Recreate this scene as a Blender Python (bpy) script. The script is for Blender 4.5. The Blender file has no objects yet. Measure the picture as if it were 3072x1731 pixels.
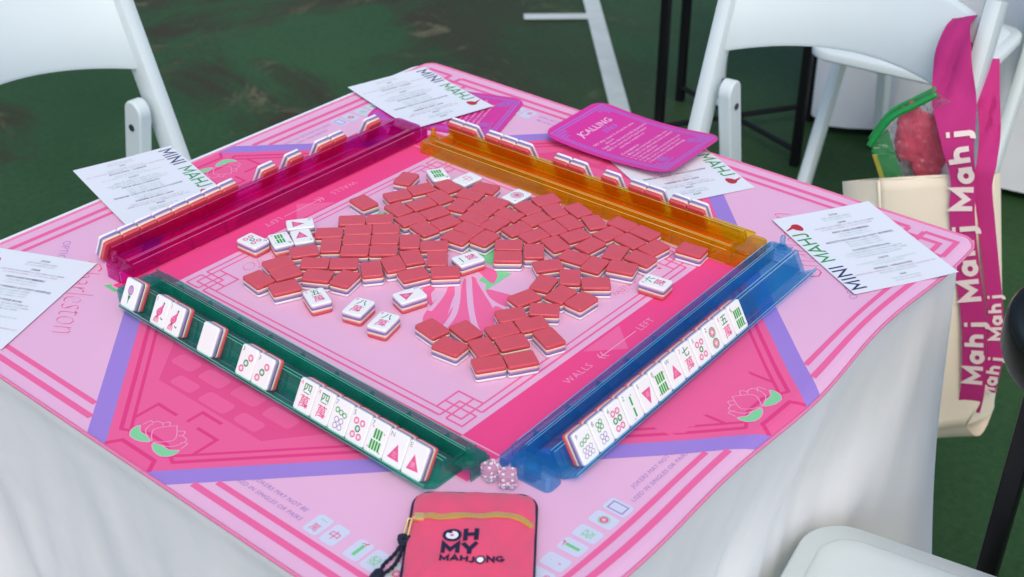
import bpy, bmesh, math, random
from mathutils import Vector, Matrix
from mathutils.geometry import tessellate_polygon
random.seed(7)
PI = math.pi
R = math.radians
TZ = 0.74                       # height of the playing surface
scene = bpy.context.scene
COL = scene.collection

# ------------------------------------------------------------------ materials
def lin(c):
    return tuple(((v/255)/12.92 if v/255 <= .04045 else (((v/255)+.055)/1.055)**2.4) for v in c)
REF = lin((226, 238, 244))      # what a white sheet reads in the photograph
def alb(c, k=.82):
    """base colour of a surface that reads c beside a white sheet that reads REF"""
    l = lin(c)
    return tuple(min(.9, max(.002, l[i]/REF[i]*k)) for i in range(3))
MATS = {}
def mat(name, col, rough=.5, spec=.5, metal=0, bump=0, bscale=600, var=0, vscale=20, sheen=0, coat=0, sss=0):
    if name in MATS: return MATS[name]
    m = bpy.data.materials.new(name); m.use_nodes = True
    nt = m.node_tree; b = nt.nodes['Principled BSDF']
    b.inputs['Base Color'].default_value = (*col, 1)
    b.inputs['Roughness'].default_value = rough
    b.inputs['Specular IOR Level'].default_value = spec
    b.inputs['Metallic'].default_value = metal
    if sheen: b.inputs['Sheen Weight'].default_value = sheen
    if coat: b.inputs['Coat Weight'].default_value = coat
    tc = nt.nodes.new('ShaderNodeTexCoord')
    if var:
        n = nt.nodes.new('ShaderNodeTexNoise'); n.inputs['Scale'].default_value = vscale; n.inputs['Detail'].default_value = 5
        nt.links.new(tc.outputs['Object'], n.inputs['Vector'])
        mr = nt.nodes.new('ShaderNodeMapRange'); mr.inputs[3].default_value = 1-var; mr.inputs[4].default_value = 1+var
        nt.links.new(n.outputs['Fac'], mr.inputs[0])
        mx = nt.nodes.new('ShaderNodeVectorMath'); mx.operation = 'SCALE'; mx.inputs[0].default_value = col
        nt.links.new(mr.outputs[0], mx.inputs['Scale'])
        nt.links.new(mx.outputs[0], b.inputs['Base Color'])
    if bump:
        n = nt.nodes.new('ShaderNodeTexNoise'); n.inputs['Scale'].default_value = bscale; n.inputs['Detail'].default_value = 3
        nt.links.new(tc.outputs['Object'], n.inputs['Vector'])
        bp = nt.nodes.new('ShaderNodeBump'); bp.inputs['Strength'].default_value = bump; bp.inputs['Distance'].default_value = .001
        nt.links.new(n.outputs['Fac'], bp.inputs['Height']); nt.links.new(bp.outputs[0], b.inputs['Normal'])
    MATS[name] = m
    return m

def clear_plastic(name, tint, body, wbody=.08, refr=.5):
    """clear tinted plastic wall: tinted see-through + gloss + a little coloured scatter"""
    m = bpy.data.materials.new(name); m.use_nodes = True
    nt = m.node_tree; nt.nodes.clear()
    out = nt.nodes.new('ShaderNodeOutputMaterial')
    tr = nt.nodes.new('ShaderNodeBsdfTransparent'); tr.inputs[0].default_value = (*tint, 1)
    di = nt.nodes.new('ShaderNodeBsdfTranslucent'); di.inputs[0].default_value = (*body, 1)
    d2 = nt.nodes.new('ShaderNodeBsdfDiffuse'); d2.inputs[0].default_value = (*body, 1)
    m0 = nt.nodes.new('ShaderNodeMixShader'); m0.inputs[0].default_value = .5
    nt.links.new(di.outputs[0], m0.inputs[1]); nt.links.new(d2.outputs[0], m0.inputs[2])
    m1 = nt.nodes.new('ShaderNodeMixShader')
    lw = nt.nodes.new('ShaderNodeLayerWeight'); lw.inputs[0].default_value = .35
    mr = nt.nodes.new('ShaderNodeMapRange'); mr.inputs[3].default_value = wbody; mr.inputs[4].default_value = min(1, wbody*3.2)
    nt.links.new(lw.outputs['Facing'], mr.inputs[0]); nt.links.new(mr.outputs[0], m1.inputs[0])
    tm = nt.nodes.new('ShaderNodeMix'); tm.data_type = 'RGBA'; tm.inputs[6].default_value = (*tint, 1); tm.inputs[7].default_value = (*[c**1.6 for c in tint], 1)
    nt.links.new(lw.outputs['Facing'], tm.inputs[0]); nt.links.new(tm.outputs[2], tr.inputs[0])
    rf = nt.nodes.new('ShaderNodeBsdfRefraction'); rf.inputs['Roughness'].default_value = 0; rf.inputs['IOR'].default_value = 1.42
    nt.links.new(tm.outputs[2], rf.inputs[0])
    mt = nt.nodes.new('ShaderNodeMixShader'); mt.inputs[0].default_value = refr
    nt.links.new(tr.outputs[0], mt.inputs[1]); nt.links.new(rf.outputs[0], mt.inputs[2])
    nt.links.new(mt.outputs[0], m1.inputs[1]); nt.links.new(m0.outputs[0], m1.inputs[2])
    gl = nt.nodes.new('ShaderNodeBsdfGlossy'); gl.inputs['Roughness'].default_value = .06; gl.inputs[0].default_value = (1, 1, 1, 1)
    fr = nt.nodes.new('ShaderNodeFresnel'); fr.inputs[0].default_value = 1.45
    ge = nt.nodes.new('ShaderNodeNewGeometry')      # only the outer skin reflects
    iv = nt.nodes.new('ShaderNodeMath'); iv.operation = 'SUBTRACT'; iv.inputs[0].default_value = 1; nt.links.new(ge.outputs['Backfacing'], iv.inputs[1])
    fm = nt.nodes.new('ShaderNodeMath'); fm.operation = 'MULTIPLY'; nt.links.new(fr.outputs[0], fm.inputs[0]); nt.links.new(iv.outputs[0], fm.inputs[1])
    m2 = nt.nodes.new('ShaderNodeMixShader')
    nt.links.new(fm.outputs[0], m2.inputs[0]); nt.links.new(m1.outputs[0], m2.inputs[1]); nt.links.new(gl.outputs[0], m2.inputs[2])
    nt.links.new(m2.outputs[0], out.inputs[0])
    MATS[name] = m
    return m

# ------------------------------------------------------------------ object helpers
def link(o, parent=None):
    COL.objects.link(o)
    if parent is not None: o.parent = parent
    return o
def obj(name, bm, mats, parent=None, smooth=False, loc=None, angle=None):
    me = bpy.data.meshes.new(name)
    bm.normal_update(); bm.to_mesh(me); bm.free()
    for m in (mats if isinstance(mats, (list, tuple)) else [mats]): me.materials.append(m)
    if smooth:
        for p in me.polygons: p.use_smooth = True
        if angle: me.set_sharp_from_angle(angle=R(angle))
    o = bpy.data.objects.new(name, me)
    if loc: o.location = loc
    return link(o, parent)
def tag(o, label=None, cat=None, group=None, kind=None):
    if label: o['label'] = label
    if cat: o['category'] = cat
    if group: o['group'] = group
    if kind: o['kind'] = kind
    return o
def empty(name, loc=(0, 0, 0), rz=0, label=None, cat=None, group=None, M=None):
    o = bpy.data.objects.new(name, None); o.empty_display_size = .02
    if M is not None: o.matrix_world = M
    else: o.location = loc; o.rotation_euler = (0, 0, rz)
    link(o); tag(o, label, cat, group)
    return o
def fr(X, Y, Z, O):
    """matrix from three axis vectors and an origin"""
    M = Matrix.Identity(4)
    for i, v in enumerate((X, Y, Z, O)):
        for j in range(3): M[j][i] = v[j]
    return M

def box(bm, x0, x1, y0, y1, z0, z1, mi=0, M=None, bev=0):
    vs = [bm.verts.new((x, y, z)) for z in (z0, z1) for x, y in ((x0, y0), (x1, y0), (x1, y1), (x0, y1))]
    fs = [bm.faces.new([vs[i] for i in f]) for f in ((3, 2, 1, 0), (4, 5, 6, 7), (0, 1, 5, 4), (1, 2, 6, 5), (2, 3, 7, 6), (3, 0, 4, 7))]
    for f in fs: f.material_index = mi
    if bev:
        es = {e for f in fs for e in f.edges}
        r = bmesh.ops.bevel(bm, geom=list(es), offset=bev, segments=2, affect='EDGES', profile=.5)
        vs = list({v for f in r['faces'] for v in f.verts} | {v for v in vs if v.is_valid})
    if M is not None:
        for v in vs: v.co = M @ v.co
    return vs
def rrect(w, h, r, n=4, cx=0, cy=0):
    pts = []
    for qx, qy, a0 in ((1, 1, 0), (-1, 1, 90), (-1, -1, 180), (1, -1, 270)):
        for k in range(n+1):
            a = R(a0+90*k/n)
            pts.append((cx+qx*(w/2-r)+r*math.cos(a), cy+qy*(h/2-r)+r*math.sin(a)))
    return pts
def loft(bm, rings, cap0=True, cap1=True, mi=0, closed=True):
    vr = [[bm.verts.new(p) for p in ring] for ring in rings]
    n = len(vr[0])
    for a, b in zip(vr[:-1], vr[1:]):
        for i in range(n if closed else n-1):
            j = (i+1) % n
            f = bm.faces.new((a[i], a[j], b[j], b[i])); f.material_index = mi
    if cap0: bm.faces.new(list(reversed(vr[0]))).material_index = mi
    if cap1: bm.faces.new(vr[-1]).material_index = mi
    return vr
def tube(bm, pts, r, n=8, mi=0, caps=True, closed=False, flat=1):
    pts = [Vector(p) for p in pts]
    rr = r if isinstance(r, (list, tuple)) else [r]*len(pts)
    rings = []; prev = None
    for i, p in enumerate(pts):
        if closed: t = (pts[(i+1) % len(pts)]-pts[i-1]).normalized()
        else: t = (pts[min(i+1, len(pts)-1)]-pts[max(i-1, 0)]).normalized()
        if prev is None:
            up = Vector((0, 0, 1)) if abs(t.z) < .9 else Vector((1, 0, 0))
            a = t.cross(up).normalized()
        else: a = (prev - t*prev.dot(t)).normalized()
        prev = a; b = t.cross(a)
        rings.append([p+a*rr[i]*math.cos(2*PI*k/n)+b*rr[i]*flat*math.sin(2*PI*k/n) for k in range(n)])
    if closed: rings.append(rings[0])
    if closed:
        vr = [[bm.verts.new(q) for q in ring] for ring in rings[:-1]]
        m = len(vr)
        for i in range(m):
            A, B = vr[i], vr[(i+1) % m]
            for k in range(n): bm.faces.new((A[k], A[(k+1) % n], B[(k+1) % n], B[k])).material_index = mi
    else: loft(bm, rings, caps, caps, mi)
def cyl(bm, x, y, z0, z1, r, n=20, r1=None, mi=0, ball=False):
    r1 = r if r1 is None else r1
    rings = [[(x+q*math.cos(2*PI*k/n), y+q*math.sin(2*PI*k/n), z) for k in range(n)] for q, z in ((r, z0), (r1, z1))]
    if ball:
        for k in range(1, 5):
            a = R(k*20); rings.append([(x+r1*math.cos(a)*math.cos(2*PI*j/n), y+r1*math.cos(a)*math.sin(2*PI*j/n), z1+r1*math.sin(a)) for j in range(n)])
    loft(bm, rings, mi=mi)

# ------------------------------------------------------------------ flat drawing (marks and lettering)
_tc = {}
def text_tris(s, size=1, bold=0, shear=0, space=1, align='LEFT', res=2):
    key = (s, bold, shear, space, align, res)
    if key not in _tc:
        cu = bpy.data.curves.new('lettering', 'FONT'); cu.body = s; cu.size = 1; cu.offset = bold
        cu.shear = shear; cu.space_character = space; cu.align_x = align; cu.resolution_u = res; cu.fill_mode = 'FRONT'
        o = bpy.data.objects.new('lettering', cu); COL.objects.link(o)
        bpy.context.view_layer.update()
        dg = bpy.context.evaluated_depsgraph_get()
        me = bpy.data.meshes.new_from_object(o.evaluated_get(dg))
        vs = [(v.co.x, v.co.y) for v in me.vertices]; fs = [tuple(p.vertices) for p in me.polygons]
        bpy.data.objects.remove(o); bpy.data.curves.remove(cu); bpy.data.meshes.remove(me)
        _tc[key] = (vs, fs)
    vs, fs = _tc[key]
    return [(x*size, y*size) for x, y in vs], fs
class Pen:
    """draws flat marks into a bmesh; f maps (x, y, layer) to a point in space"""
    def __init__(s, bm, f): s.bm = bm; s.f = f
    def faces(s, vs, fs, mi, z):
        v = [s.bm.verts.new(s.f(x, y, z)) for x, y in vs]
        for q in fs:
            try: f = s.bm.faces.new([v[i] for i in q]); f.material_index = mi
            except ValueError: pass
    def poly(s, pts, mi, z=1):
        a = sum(pts[i-1][0]*pts[i][1]-pts[i][0]*pts[i-1][1] for i in range(len(pts)))
        if a < 0: pts = pts[::-1]
        if len(pts) <= 4: s.faces(pts, [tuple(range(len(pts)))], mi, z); return
        t = tessellate_polygon([[Vector((x, y, 0)) for x, y in pts]])
        ft = []
        for q in t:
            A = [pts[i] for i in q]
            ar = sum(A[i-1][0]*A[i][1]-A[i][0]*A[i-1][1] for i in range(3))
            if abs(ar) > 1e-9: ft.append(q if ar > 0 else q[::-1])
        s.faces(pts, ft, mi, z)
    def line(s, pts, w, mi, z=1, closed=False):
        P = [Vector(p) for p in pts]; n = len(P); L = []; Rr = []
        for i in range(n):
            a = P[i-1] if (i > 0 or closed) else None
            b = P[(i+1) % n] if (i < n-1 or closed) else None
            d0 = (P[i]-a).normalized() if a is not None else None
            d1 = (b-P[i]).normalized() if b is not None else None
            if d0 is None: d0 = d1
            if d1 is None: d1 = d0
            nn = Vector((-(d0.y+d1.y), d0.x+d1.x))
            if nn.length < 1e-6: nn = Vector((-d0.y, d0.x))
            nn.normalize()
            k = w/2/max(.35, nn.dot(Vector((-d0.y, d0.x))))
            L.append(tuple(P[i]+nn*k)); Rr.append(tuple(P[i]-nn*k))
        m = n if closed else n-1
        s.faces(L+Rr, [(i, n+i, n+(i+1) % n, (i+1) % n) for i in range(m)], mi, z)
    def disc(s, x, y, r, mi, z=1, n=20, ry=None):
        s.poly_convex([(x+r*math.cos(2*PI*k/n), y+(ry or r)*math.sin(2*PI*k/n)) for k in range(n)], mi, z)
    def poly_convex(s, pts, mi, z): s.faces(pts, [tuple(range(len(pts)))], mi, z)
    def ring(s, x, y, r, w, mi, z=1, n=20):
        s.line([(x+r*math.cos(2*PI*k/n), y+r*math.sin(2*PI*k/n)) for k in range(n)], w, mi, z, True)
    def rr(s, x, y, w, h, r, mi, z=1, rot=0):
        pts = rrect(w, h, r, 3); c, q = math.cos(rot), math.sin(rot)
        s.poly_convex([(x+a*c-b*q, y+a*q+b*c) for a, b in pts], mi, z)
    def text(s, t, x, y, size, mi, z=1, rot=0, bold=0, shear=0, space=1, align='LEFT', res=2, sx=1):
        vs, fs = text_tris(t, size, bold, shear, space, align, res)
        c, q = math.cos(rot), math.sin(rot)
        vs = [(x+a*sx*c-b*q, y+a*sx*q+b*c) for a, b in vs]
        s.faces(vs, fs, mi, z)
def arc(cx, cy, rx, ry, a0, a1, n=10):
    return [(cx+rx*math.cos(R(a0+(a1-a0)*k/n)), cy+ry*math.sin(R(a0+(a1-a0)*k/n))) for k in range(n+1)]
STROKES = {
    'M': (1.0, [[(.08, 0), (.08, .93), (.5, .3), (.92, .93), (.92, 0)]]), 'Y': (.9, [[(.04, 1), (.45, .42)], [(.86, 1), (.45, .42)], [(.45, .55), (.45, 0)]]),
    'A': (.95, [[(.04, 0), (.475, .95), (.91, 0)], [(.2, .3), (.75, .3)]]), 'H': (.82, [[(.08, 0), (.08, 1)], [(.74, 0), (.74, 1)], [(.08, .5), (.74, .5)]]),
    'J': (.55, [[(.45, 1), (.45, .3)]+arc(.22, .27, .23, .22, 0, -150)]), 'N': (.86, [[(.08, 0), (.08, .93), (.78, .07), (.78, 1)]]),
    'G': (.92, [arc(.47, .5, .4, .44, 45, 330, 16)+[(.84, .42), (.5, .42)]]), 'O': (1.0, [arc(.5, .5, .42, .44, 0, 350, 22)]),
    'a': (.74, [arc(.33, .34, .25, .28, 0, 350, 16), [(.62, .66), (.62, 0)]]), 'h': (.72, [[(.1, 1.05), (.1, 0)], [(.1, .4)]+arc(.34, .4, .24, .24, 150, 0, 8)+[(.58, 0)]]),
    'I': (.22, [[(.11, 0), (.11, 1)]]), 'j': (.46, [[(.3, .66), (.3, -.05)]+arc(.12, -.08, .18, .17, 0, -110), [(.3, .86), (.3, 1.04)]])}
def strokes(line, txt, x, y, h, w, sx=1, gap=.16):
    """lettering from thick strokes; line(points, width, n) draws one stroke; returns the end x"""
    i = 0
    for c in txt:
        adv, L = STROKES[c]
        for P in L:
            line([(x+a*h*sx, y+b*h) for a, b in P], w, i); i += 1
        x += (adv*sx+gap)*h
    return x
def smooth_curve(pts, n=6, closed=False):
    out = []; N = len(pts)
    for i in range(N if closed else N-1):
        g = lambda k: pts[k % N] if closed else pts[max(0, min(N-1, k))]
        p0, p1, p2, p3 = g(i-1), g(i), g(i+1), g(i+2)
        for k in range(n):
            t = k/n
            out.append(tuple(.5*((2*p1[j])+(-p0[j]+p2[j])*t+(2*p0[j]-5*p1[j]+4*p2[j]-p3[j])*t*t+(-p0[j]+3*p1[j]-3*p2[j]+p3[j])*t**3) for j in range(len(p1))))
    if not closed: out.append(tuple(pts[-1]))
    return out

# ------------------------------------------------------------------ colours
WHITE = mat('tile_white', alb((232, 243, 243), .86), .28, .5, var=.02, vscale=90)
PURP = mat('tile_lavender', alb((138, 128, 192)), .33, var=.03, vscale=80)
CREAM = mat('tile_cream', alb((236, 221, 196)), .33, var=.02, vscale=80)
CORAL = mat('tile_coral', alb((206, 83, 95), .84), .24, .5, bump=.08, bscale=900, var=.07, vscale=60)
G_GREEN = mat('engraved_green', alb((20, 140, 66)), .5)
G_LGREEN = mat('engraved_light_green', alb((168, 232, 172)), .5)
G_PINK = mat('engraved_pink', alb((222, 92, 150)), .5)
G_LPINK = mat('engraved_light_pink', alb((244, 170, 205)), .5)
G_NAVY = mat('engraved_navy', alb((60, 68, 125)), .5)
G_LAV = mat('engraved_lavender', alb((150, 140, 190)), .5)
G_GREY = mat('engraved_grey', alb((120, 118, 138)), .5)
GLYPH = [WHITE, G_GREEN, G_LGREEN, G_PINK, G_LPINK, G_NAVY, G_LAV, G_GREY]
WH, GR, LG, PK, LP, NV, LV, GY = range(8)
mm = .001
# ------------------------------------------------------------------ mahjong tiles
TL, TW, TT = 30.0, 22.0, 13.0
def layer_mesh(name, z0, z1, material, lo=False, hi=False, glyph=None):
    bm = bmesh.new(); rings = []
    def ring(ins, z):
        pts = rrect(TW-.5-2*ins, TL-.5-2*ins, 2.6-ins*.6, 4)
        rings.append([(x*mm, y*mm, z*mm) for x, y in pts])
    if lo:
        ring(1.1, z0); ring(.35, z0+.3); ring(.05, z0+1.0)
    else: ring(0, z0)
    if hi:
        ring(.05, z1-1.1); ring(.35, z1-.35); ring(1.15, z1)
    else: ring(0, z1)
    loft(bm, rings)
    mats = material
    for f in bm.faces: f.smooth = len(f.verts) == 4
    if glyph:
        pen = Pen(bm, lambda x, y, z: (x*mm, y*mm, (z1+.03*z)*mm))
        glyph(pen); mats = [material]+GLYPH[1:]
    me = bpy.data.meshes.new(name); bm.normal_update(); bm.to_mesh(me); bm.free()
    for m in (mats if isinstance(mats, list) else [mats]): me.materials.append(m)
    return me
def star(p, x, y, r, mi=WH, z=2, n=4, w=.55):
    for k in range(n):
        a = PI*k/n+PI/8
        p.line([(x-r*math.cos(a), y-r*math.sin(a)), (x+r*math.cos(a), y+r*math.sin(a))], w, mi, z+k*.2)
def dot(p, x, y, c, r=2.9, open_=False):
    p.disc(x, y, r, c, 1)
    if open_: p.disc(x, y, r*.72, {GR: LG, PK: LP, LV: WH}[c], 1.5)
    star(p, x, y, r*.68, WH, 2, w=r*.2)
def bar(p, x, y, h, w=2.1):
    p.line([(x, y-h/2), (x, y+h/2)], w+.7, LG, 1); p.line([(x, y-h/2+.2), (x, y+h/2-.2)], w-.5, GR, 2)
def num(p, s, c): p.text(s, -9, 8.8, 6.2, c, 1, bold=-.006)
def crak(p, n, ch):
    num(p, n, PK); p.text(ch, .6, 3.6, 10.5, GR, 1, bold=.012, align='CENTER'); p.text('萬', .6, -9.2, 12.5, PK, 1, bold=.008, align='CENTER')
def wind(p, L, ch, pts):
    num(p, L, GY); p.poly(pts, PK, 1)
    cx = sum(q[0] for q in pts)/3; cy = sum(q[1] for q in pts)/3
    p.text(ch, cx, cy-2.3, 6, LP, 2, align='CENTER')
def birds(p, pts):
    for x, y in pts:
        p.line([(x-1, y+.6), (x, y), (x+1.2, y+.3)], .45, PK, 1); p.line([(x, y+1), (x, y-.8)], .45, PK, 1.2)
def g_d(n):
    def f(p):
        num(p, str(n), NV)
        if n == 2:
            for y, c in ((5, 0), (-6, 0)):
                p.disc(0.5, y, 5, GR, 1); p.disc(.5, y, 4.3, LG, 1.3); p.disc(.5, y, 3.8, PK, 1.6); star(p, .5, y, 2.8, WH, 2, w=.6)
        elif n == 3:
            dot(p, 4, 5.5, PK, 3.3); dot(p, 0, -.8, GR, 3.3); dot(p, -4, -7, PK, 3.3)
        elif n == 5:
            for x, y, c in ((-3.6, 5, PK), (3.6, 5, PK), (0, -1, GR), (-3.6, -7.2, PK), (3.6, -7.2, PK)): dot(p, x, y, c, 3)
        elif n == 6:
            for y, c in ((6, PK), (-.6, GR), (-7.6, PK)):
                for x in (-3.2, 3.2): dot(p, x, y, c, 3)
        elif n == 7:
            for x, y in ((-4.6, 5), (0, 4), (4.6, 3)): dot(p, x, y, GR, 2.5, True)
            for x in (-2.7, 2.7):
                for y in (-3, -8.5): dot(p, x, y, LV, 2.7, True)
        elif n == 8:
            for x, y in ((-2.2, 7.5), (2.2, 8.5), (-2.2, 3), (2.2, 4)): dot(p, x, y, GR, 2.3, True)
            for x in (-2.3, 2.3):
                for y in (-3.5, -8): dot(p, x, y, LV, 2.4, True)
        elif n == 9:
            for k in range(3): dot(p, -4.6+4.6*k, 4.2+1.0*k-1, GR, 2.3, True)
            for k in range(3):
                for y in (-3, -8): dot(p, -4.4+4.4*k, y, LV, 2.3, True)
    return f
def g_1d(p):
    num(p, '1', NV); p.disc(0, -.5, 7.5, GR, 1, 28); p.disc(0, -.5, 6.7, WH, 1.5, 28); p.disc(0, -.5, 6, LP, 2, 28); star(p, 0, -.5, 4.5, PK, 2.5, 4, .8); p.disc(0, -.5, 1.4, GR, 4)
def g_b(n):
    def f(p):
        num(p, str(n), GR)
        if n == 2: bar(p, .8, 4.5, 8.5); bar(p, .8, -6, 8.5); birds(p, [(3, 9), (-2, -11.5)]); return
        if n == 6: rows = [(3.6, 3), (-6.2, 3)]
        elif n == 7: rows = [(3.6, 3), (-6.2, 4)]
        elif n == 66: rows = [(3.6, 4), (-6.2, 4)]
        else: rows = [(3.8, 4), (-6.2, 4)]
        for y, k in rows:
            for i in range(k): bar(p, (i-(k-1)/2)*3.1+.6, y, 8.6)
        birds(p, [(-6.5, 8), (7, 6), (-6.8, -9.5), (7, -10.5)])
    return f
def g_flower(p):
    p.disc(0, 4, 4.0, LV, 1, 18, 5.2); p.ring(.3, 4, 2.6, .7, LP, 1.6); p.ring(.2, 3.8, 1.2, .6, LP, 1.8)
    p.poly([(-2.2, -1.5), (2.2, -1.5), (.3, -6.5), (-.4, -11), (-.9, -6)], GR, 1.3)
def g_bird(p):
    num(p, '1', GR)
    p.poly(smooth_curve([(2.2, 8.6), (4, 7.2), (3.3, 4), (3.8, 1), (2.2, -2.5), (-1, -4), (-3.8, -3), (-4.3, 0), (-2.2, 3), (.8, 5.5)], 4, True), PK, 1)
    for dx in (-5.5, -3.6, -1.6, .6): p.line(smooth_curve([(-1, -3), (dx*.8, -7), (dx, -11)], 4), 1.1, PK, 1.4)
    p.disc(3.2, 9.4, 1.2, GR, 1.5); p.line([(3, -5), (5.5, -6), (6.5, -5)], 1.1, GR, 1.5)
    p.ring(-.8, -.3, 1.8, .5, LP, 2); p.line([(-3, 1.5), (1, 3.5)], .4, LP, 2)
def g_blank(p): pass
def g_zhong(p): p.text('中', 0, -5.5, 15, PK, 1, bold=-.01, align='CENTER')
def g_9x(p): pass
UP = [(-5.5, -8.5), (6.5, -7), (.8, 4.5)]
GF = {'d2': g_d(2), 'd3': g_d(3), 'd5': g_d(5), 'd6': g_d(6), 'd7': g_d(7), 'd8': g_d(8), 'd9': g_d(9), 'd1': g_1d,
      'b2': g_b(2), 'b6': g_b(6), 'b66': lambda p: (num(p, '6', GR), [bar(p, (i-1.5)*3.1+.6, y, 8.6) for i in range(4) for y in (3.6, -6.2)], birds(p, [(-6.5, 8), (7, -10.5)])), 'b7': g_b(7), 'b8': g_b(8),
      'c1': lambda p: crak(p, '1', '一'), 'c4': lambda p: crak(p, '4', '四'), 'c5': lambda p: crak(p, '5', '五'), 'c6': lambda p: crak(p, '6', '六'),
      'c7': lambda p: crak(p, '7', '七'), 'c8': lambda p: crak(p, '8', '八'),
      'E': lambda p: wind(p, 'E', '東', [(-6, -9), (7, -7.5), (-1.5, 5)]), 'N': lambda p: wind(p, 'N', '北', [(-6, -8.5), (7, -8.5), (1.5, 5)]),
      'S': lambda p: wind(p, 'S', '南', [(-6, 4), (7, 4), (1, -10)]), 'W': lambda p: wind(p, 'W', '西', [(-5.5, -6.5), (7, -7.5), (0, 5.5)]),
      'flower': g_flower, 'bird': g_bird, 'blank': g_blank, 'zhong': g_zhong, None: None}
# local frame: face up (+z), long side along y, base at z = 0
ME_BACK = layer_mesh('back_layer', 0, 3.9, CORAL, lo=True)
ME_CREAM = layer_mesh('cream_layer', 3.9, 6.7, CREAM)
ME_LAV = layer_mesh('lavender_layer', 6.7, 9.8, PURP)
ME_FACE = {}
def face_mesh(k):
    if k not in ME_FACE: ME_FACE[k] = layer_mesh('face_layer', 9.8, TT, WHITE, hi=True, glyph=GF[k])
    return ME_FACE[k]
def place_tile(M, face, label, group=None):
    """a tile and its four coloured layers; copies share mesh data"""
    t = empty('mahjong_tile', M=M, label=label, cat='mahjong tile', group=group)
    for n, me in (('back_layer', ME_BACK), ('cream_layer', ME_CREAM), ('lavender_layer', ME_LAV), ('face_layer', face_mesh(face))):
        link(bpy.data.objects.new(n, me), t)
    return t
def flat_up(x, y, up_deg):
    a = R(up_deg-90)
    return Matrix.Translation((x*mm, y*mm, TZ+.0013)) @ Matrix.Rotation(a, 4, 'Z')
def flat_down(x, y, deg, dz=0):
    a = R(deg-90)
    return Matrix.Translation((x*mm, y*mm, TZ+.0013+TT*mm)) @ Matrix.Rotation(a, 4, 'Z') @ Matrix.Rotation(PI, 4, 'Y')
DOWN = [[-156.6,34.8,-10.8],[-135.9,-3.7,44.0],[-114.4,17.4,44.0],[-134.6,-38.6,43.7],[-115.1,-14.6,42.3],[-93.6,6.0,42.7],[-100.6,-30.8,41.5],[-78.3,-10.8,41.2],[-86.0,-48.1,40.6],[-63.2,-28.5,40.8],[-113.8,-55.9,-48.3],[-125.6,-82.7,56.4],[-127.9,-116.5,71.9],[-107.4,-124.2,70.5],[-119.2,-150.0,-8.8],[-87.1,-143.7,65.5],[-99.1,-92.2,39.0],[-75.4,-73.7,41.2],[-78.3,-107.5,28.6],[-53.2,-93.6,-74.2],[-45.7,-63.7,-38.8],[-36.0,-42.1,-30.6],[-55.0,2.4,-47.7],[-28.9,12.0,42.6],[-30.5,-19.8,-31.8],[-8.5,-5.4,-48.1],[-5.8,-43.9,65.4],[15.9,-19.8,44.2],[30.1,63.6,37.0],[44.8,44.7,38.3],[58.5,70.5,-50.9],[-160.5,107.2,-70.8],[-138.8,70.1,65.1],[-129.4,99.3,65.7],[-110.5,123.4,-12.3],[-75.0,147.7,13.8],[-77.2,124.3,13.4],[-99.3,98.1,-14.0],[-103.7,72.4,73.2],[-115.2,47.5,-13.4],[-68.9,98.5,-75.0],[-43.7,127.6,7.8],[-42.8,105.9,6.9],[-78.4,67.0,74.3],[-88.2,38.8,72.2],[-37.4,84.6,5.7],[-62.4,33.1,-13.3],[-54.6,58.1,76.2],[-12.7,115.5,3.4],[-7.1,140.7,-16.3],[-11.4,89.8,-87.9],[-25.5,63.2,3.6],[-23.2,41.0,6.9],[1.4,59.0,-85.8],[16.5,126.5,77.0],[14.8,96.0,75.3],[37.9,96.4,74.2],[-3.7,169.1,-115.1],[19.6,155.4,-26.0],[38.7,172.4,-19.2],[69.2,161.4,-32.9],[48.9,144.0,-19.4],[42.8,122.5,-19.3],[95.3,177.6,-1.5],[125.2,177.1,-3.3],[96.4,150.0,-100.4],[71.9,124.6,69.6],[66.3,97.0,-20.7],[123.1,152.6,-8.5],[96.0,118.3,-95.9],[150.6,156.7,-96.8],[125.4,122.9,-74.5],[98.1,88.1,9.1],[152.7,129.4,1.4],[124.2,88.6,-79.3],[148.4,102.5,18.2],[88.1,57.0,54.4],[183.3,178.5,8.0],[119.6,52.9,-52.5],[106.8,26.6,-74.3],[146.6,60.3,39.8],[132.8,21.1,-86.8],[109.1,-6.9,-105.0],[155.4,24.5,-91.7],[137.5,-11.2,35.9],[118.8,-38.9,57.1],[129.4,-65.2,64.3],[144.5,-38.8,59.5],[149.9,-74.6,60.1],[76.7,-104.8,-10.0],[103.6,-87.1,-13.6],[109.5,-116.3,5.8],[134.5,-97.8,-26.4],[171.1,-46.3,-22.9],[155.3,-114.9,55.5],[173.5,-90.8,57.1]]
SPECIAL = {0: 'coral backed tile lying alone between the left corner tiles and the magenta rack',
           31: 'coral backed tile at the top left tip of the pile beside the eight bamboo tile',
           77: 'coral backed tile lying alone at the right end of the amber rack',
           94: 'coral backed tile in the front row of the pile, left of the last pair',
           95: 'coral backed tile at the front right, nearest to the word WALLS',
           88: 'coral backed tile lying on the double line border by the blue rack',
           14: 'coral backed tile at the far left tip of the pile beside the corner knot',
           89: 'coral backed tile over the hair pattern, left of the front cluster',
           27: 'coral backed tile touching the one character tile on its left',
           80: 'long coral backed tile at the right edge, inside the six character tile'}
for i, (x, y, a) in enumerate(DOWN):
    place_tile(flat_down(x, y, a), None, SPECIAL.get(i, 'coral backed tile lying face down in the crowded centre pile'),
               'face down mahjong tiles in the centre pile')
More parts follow.
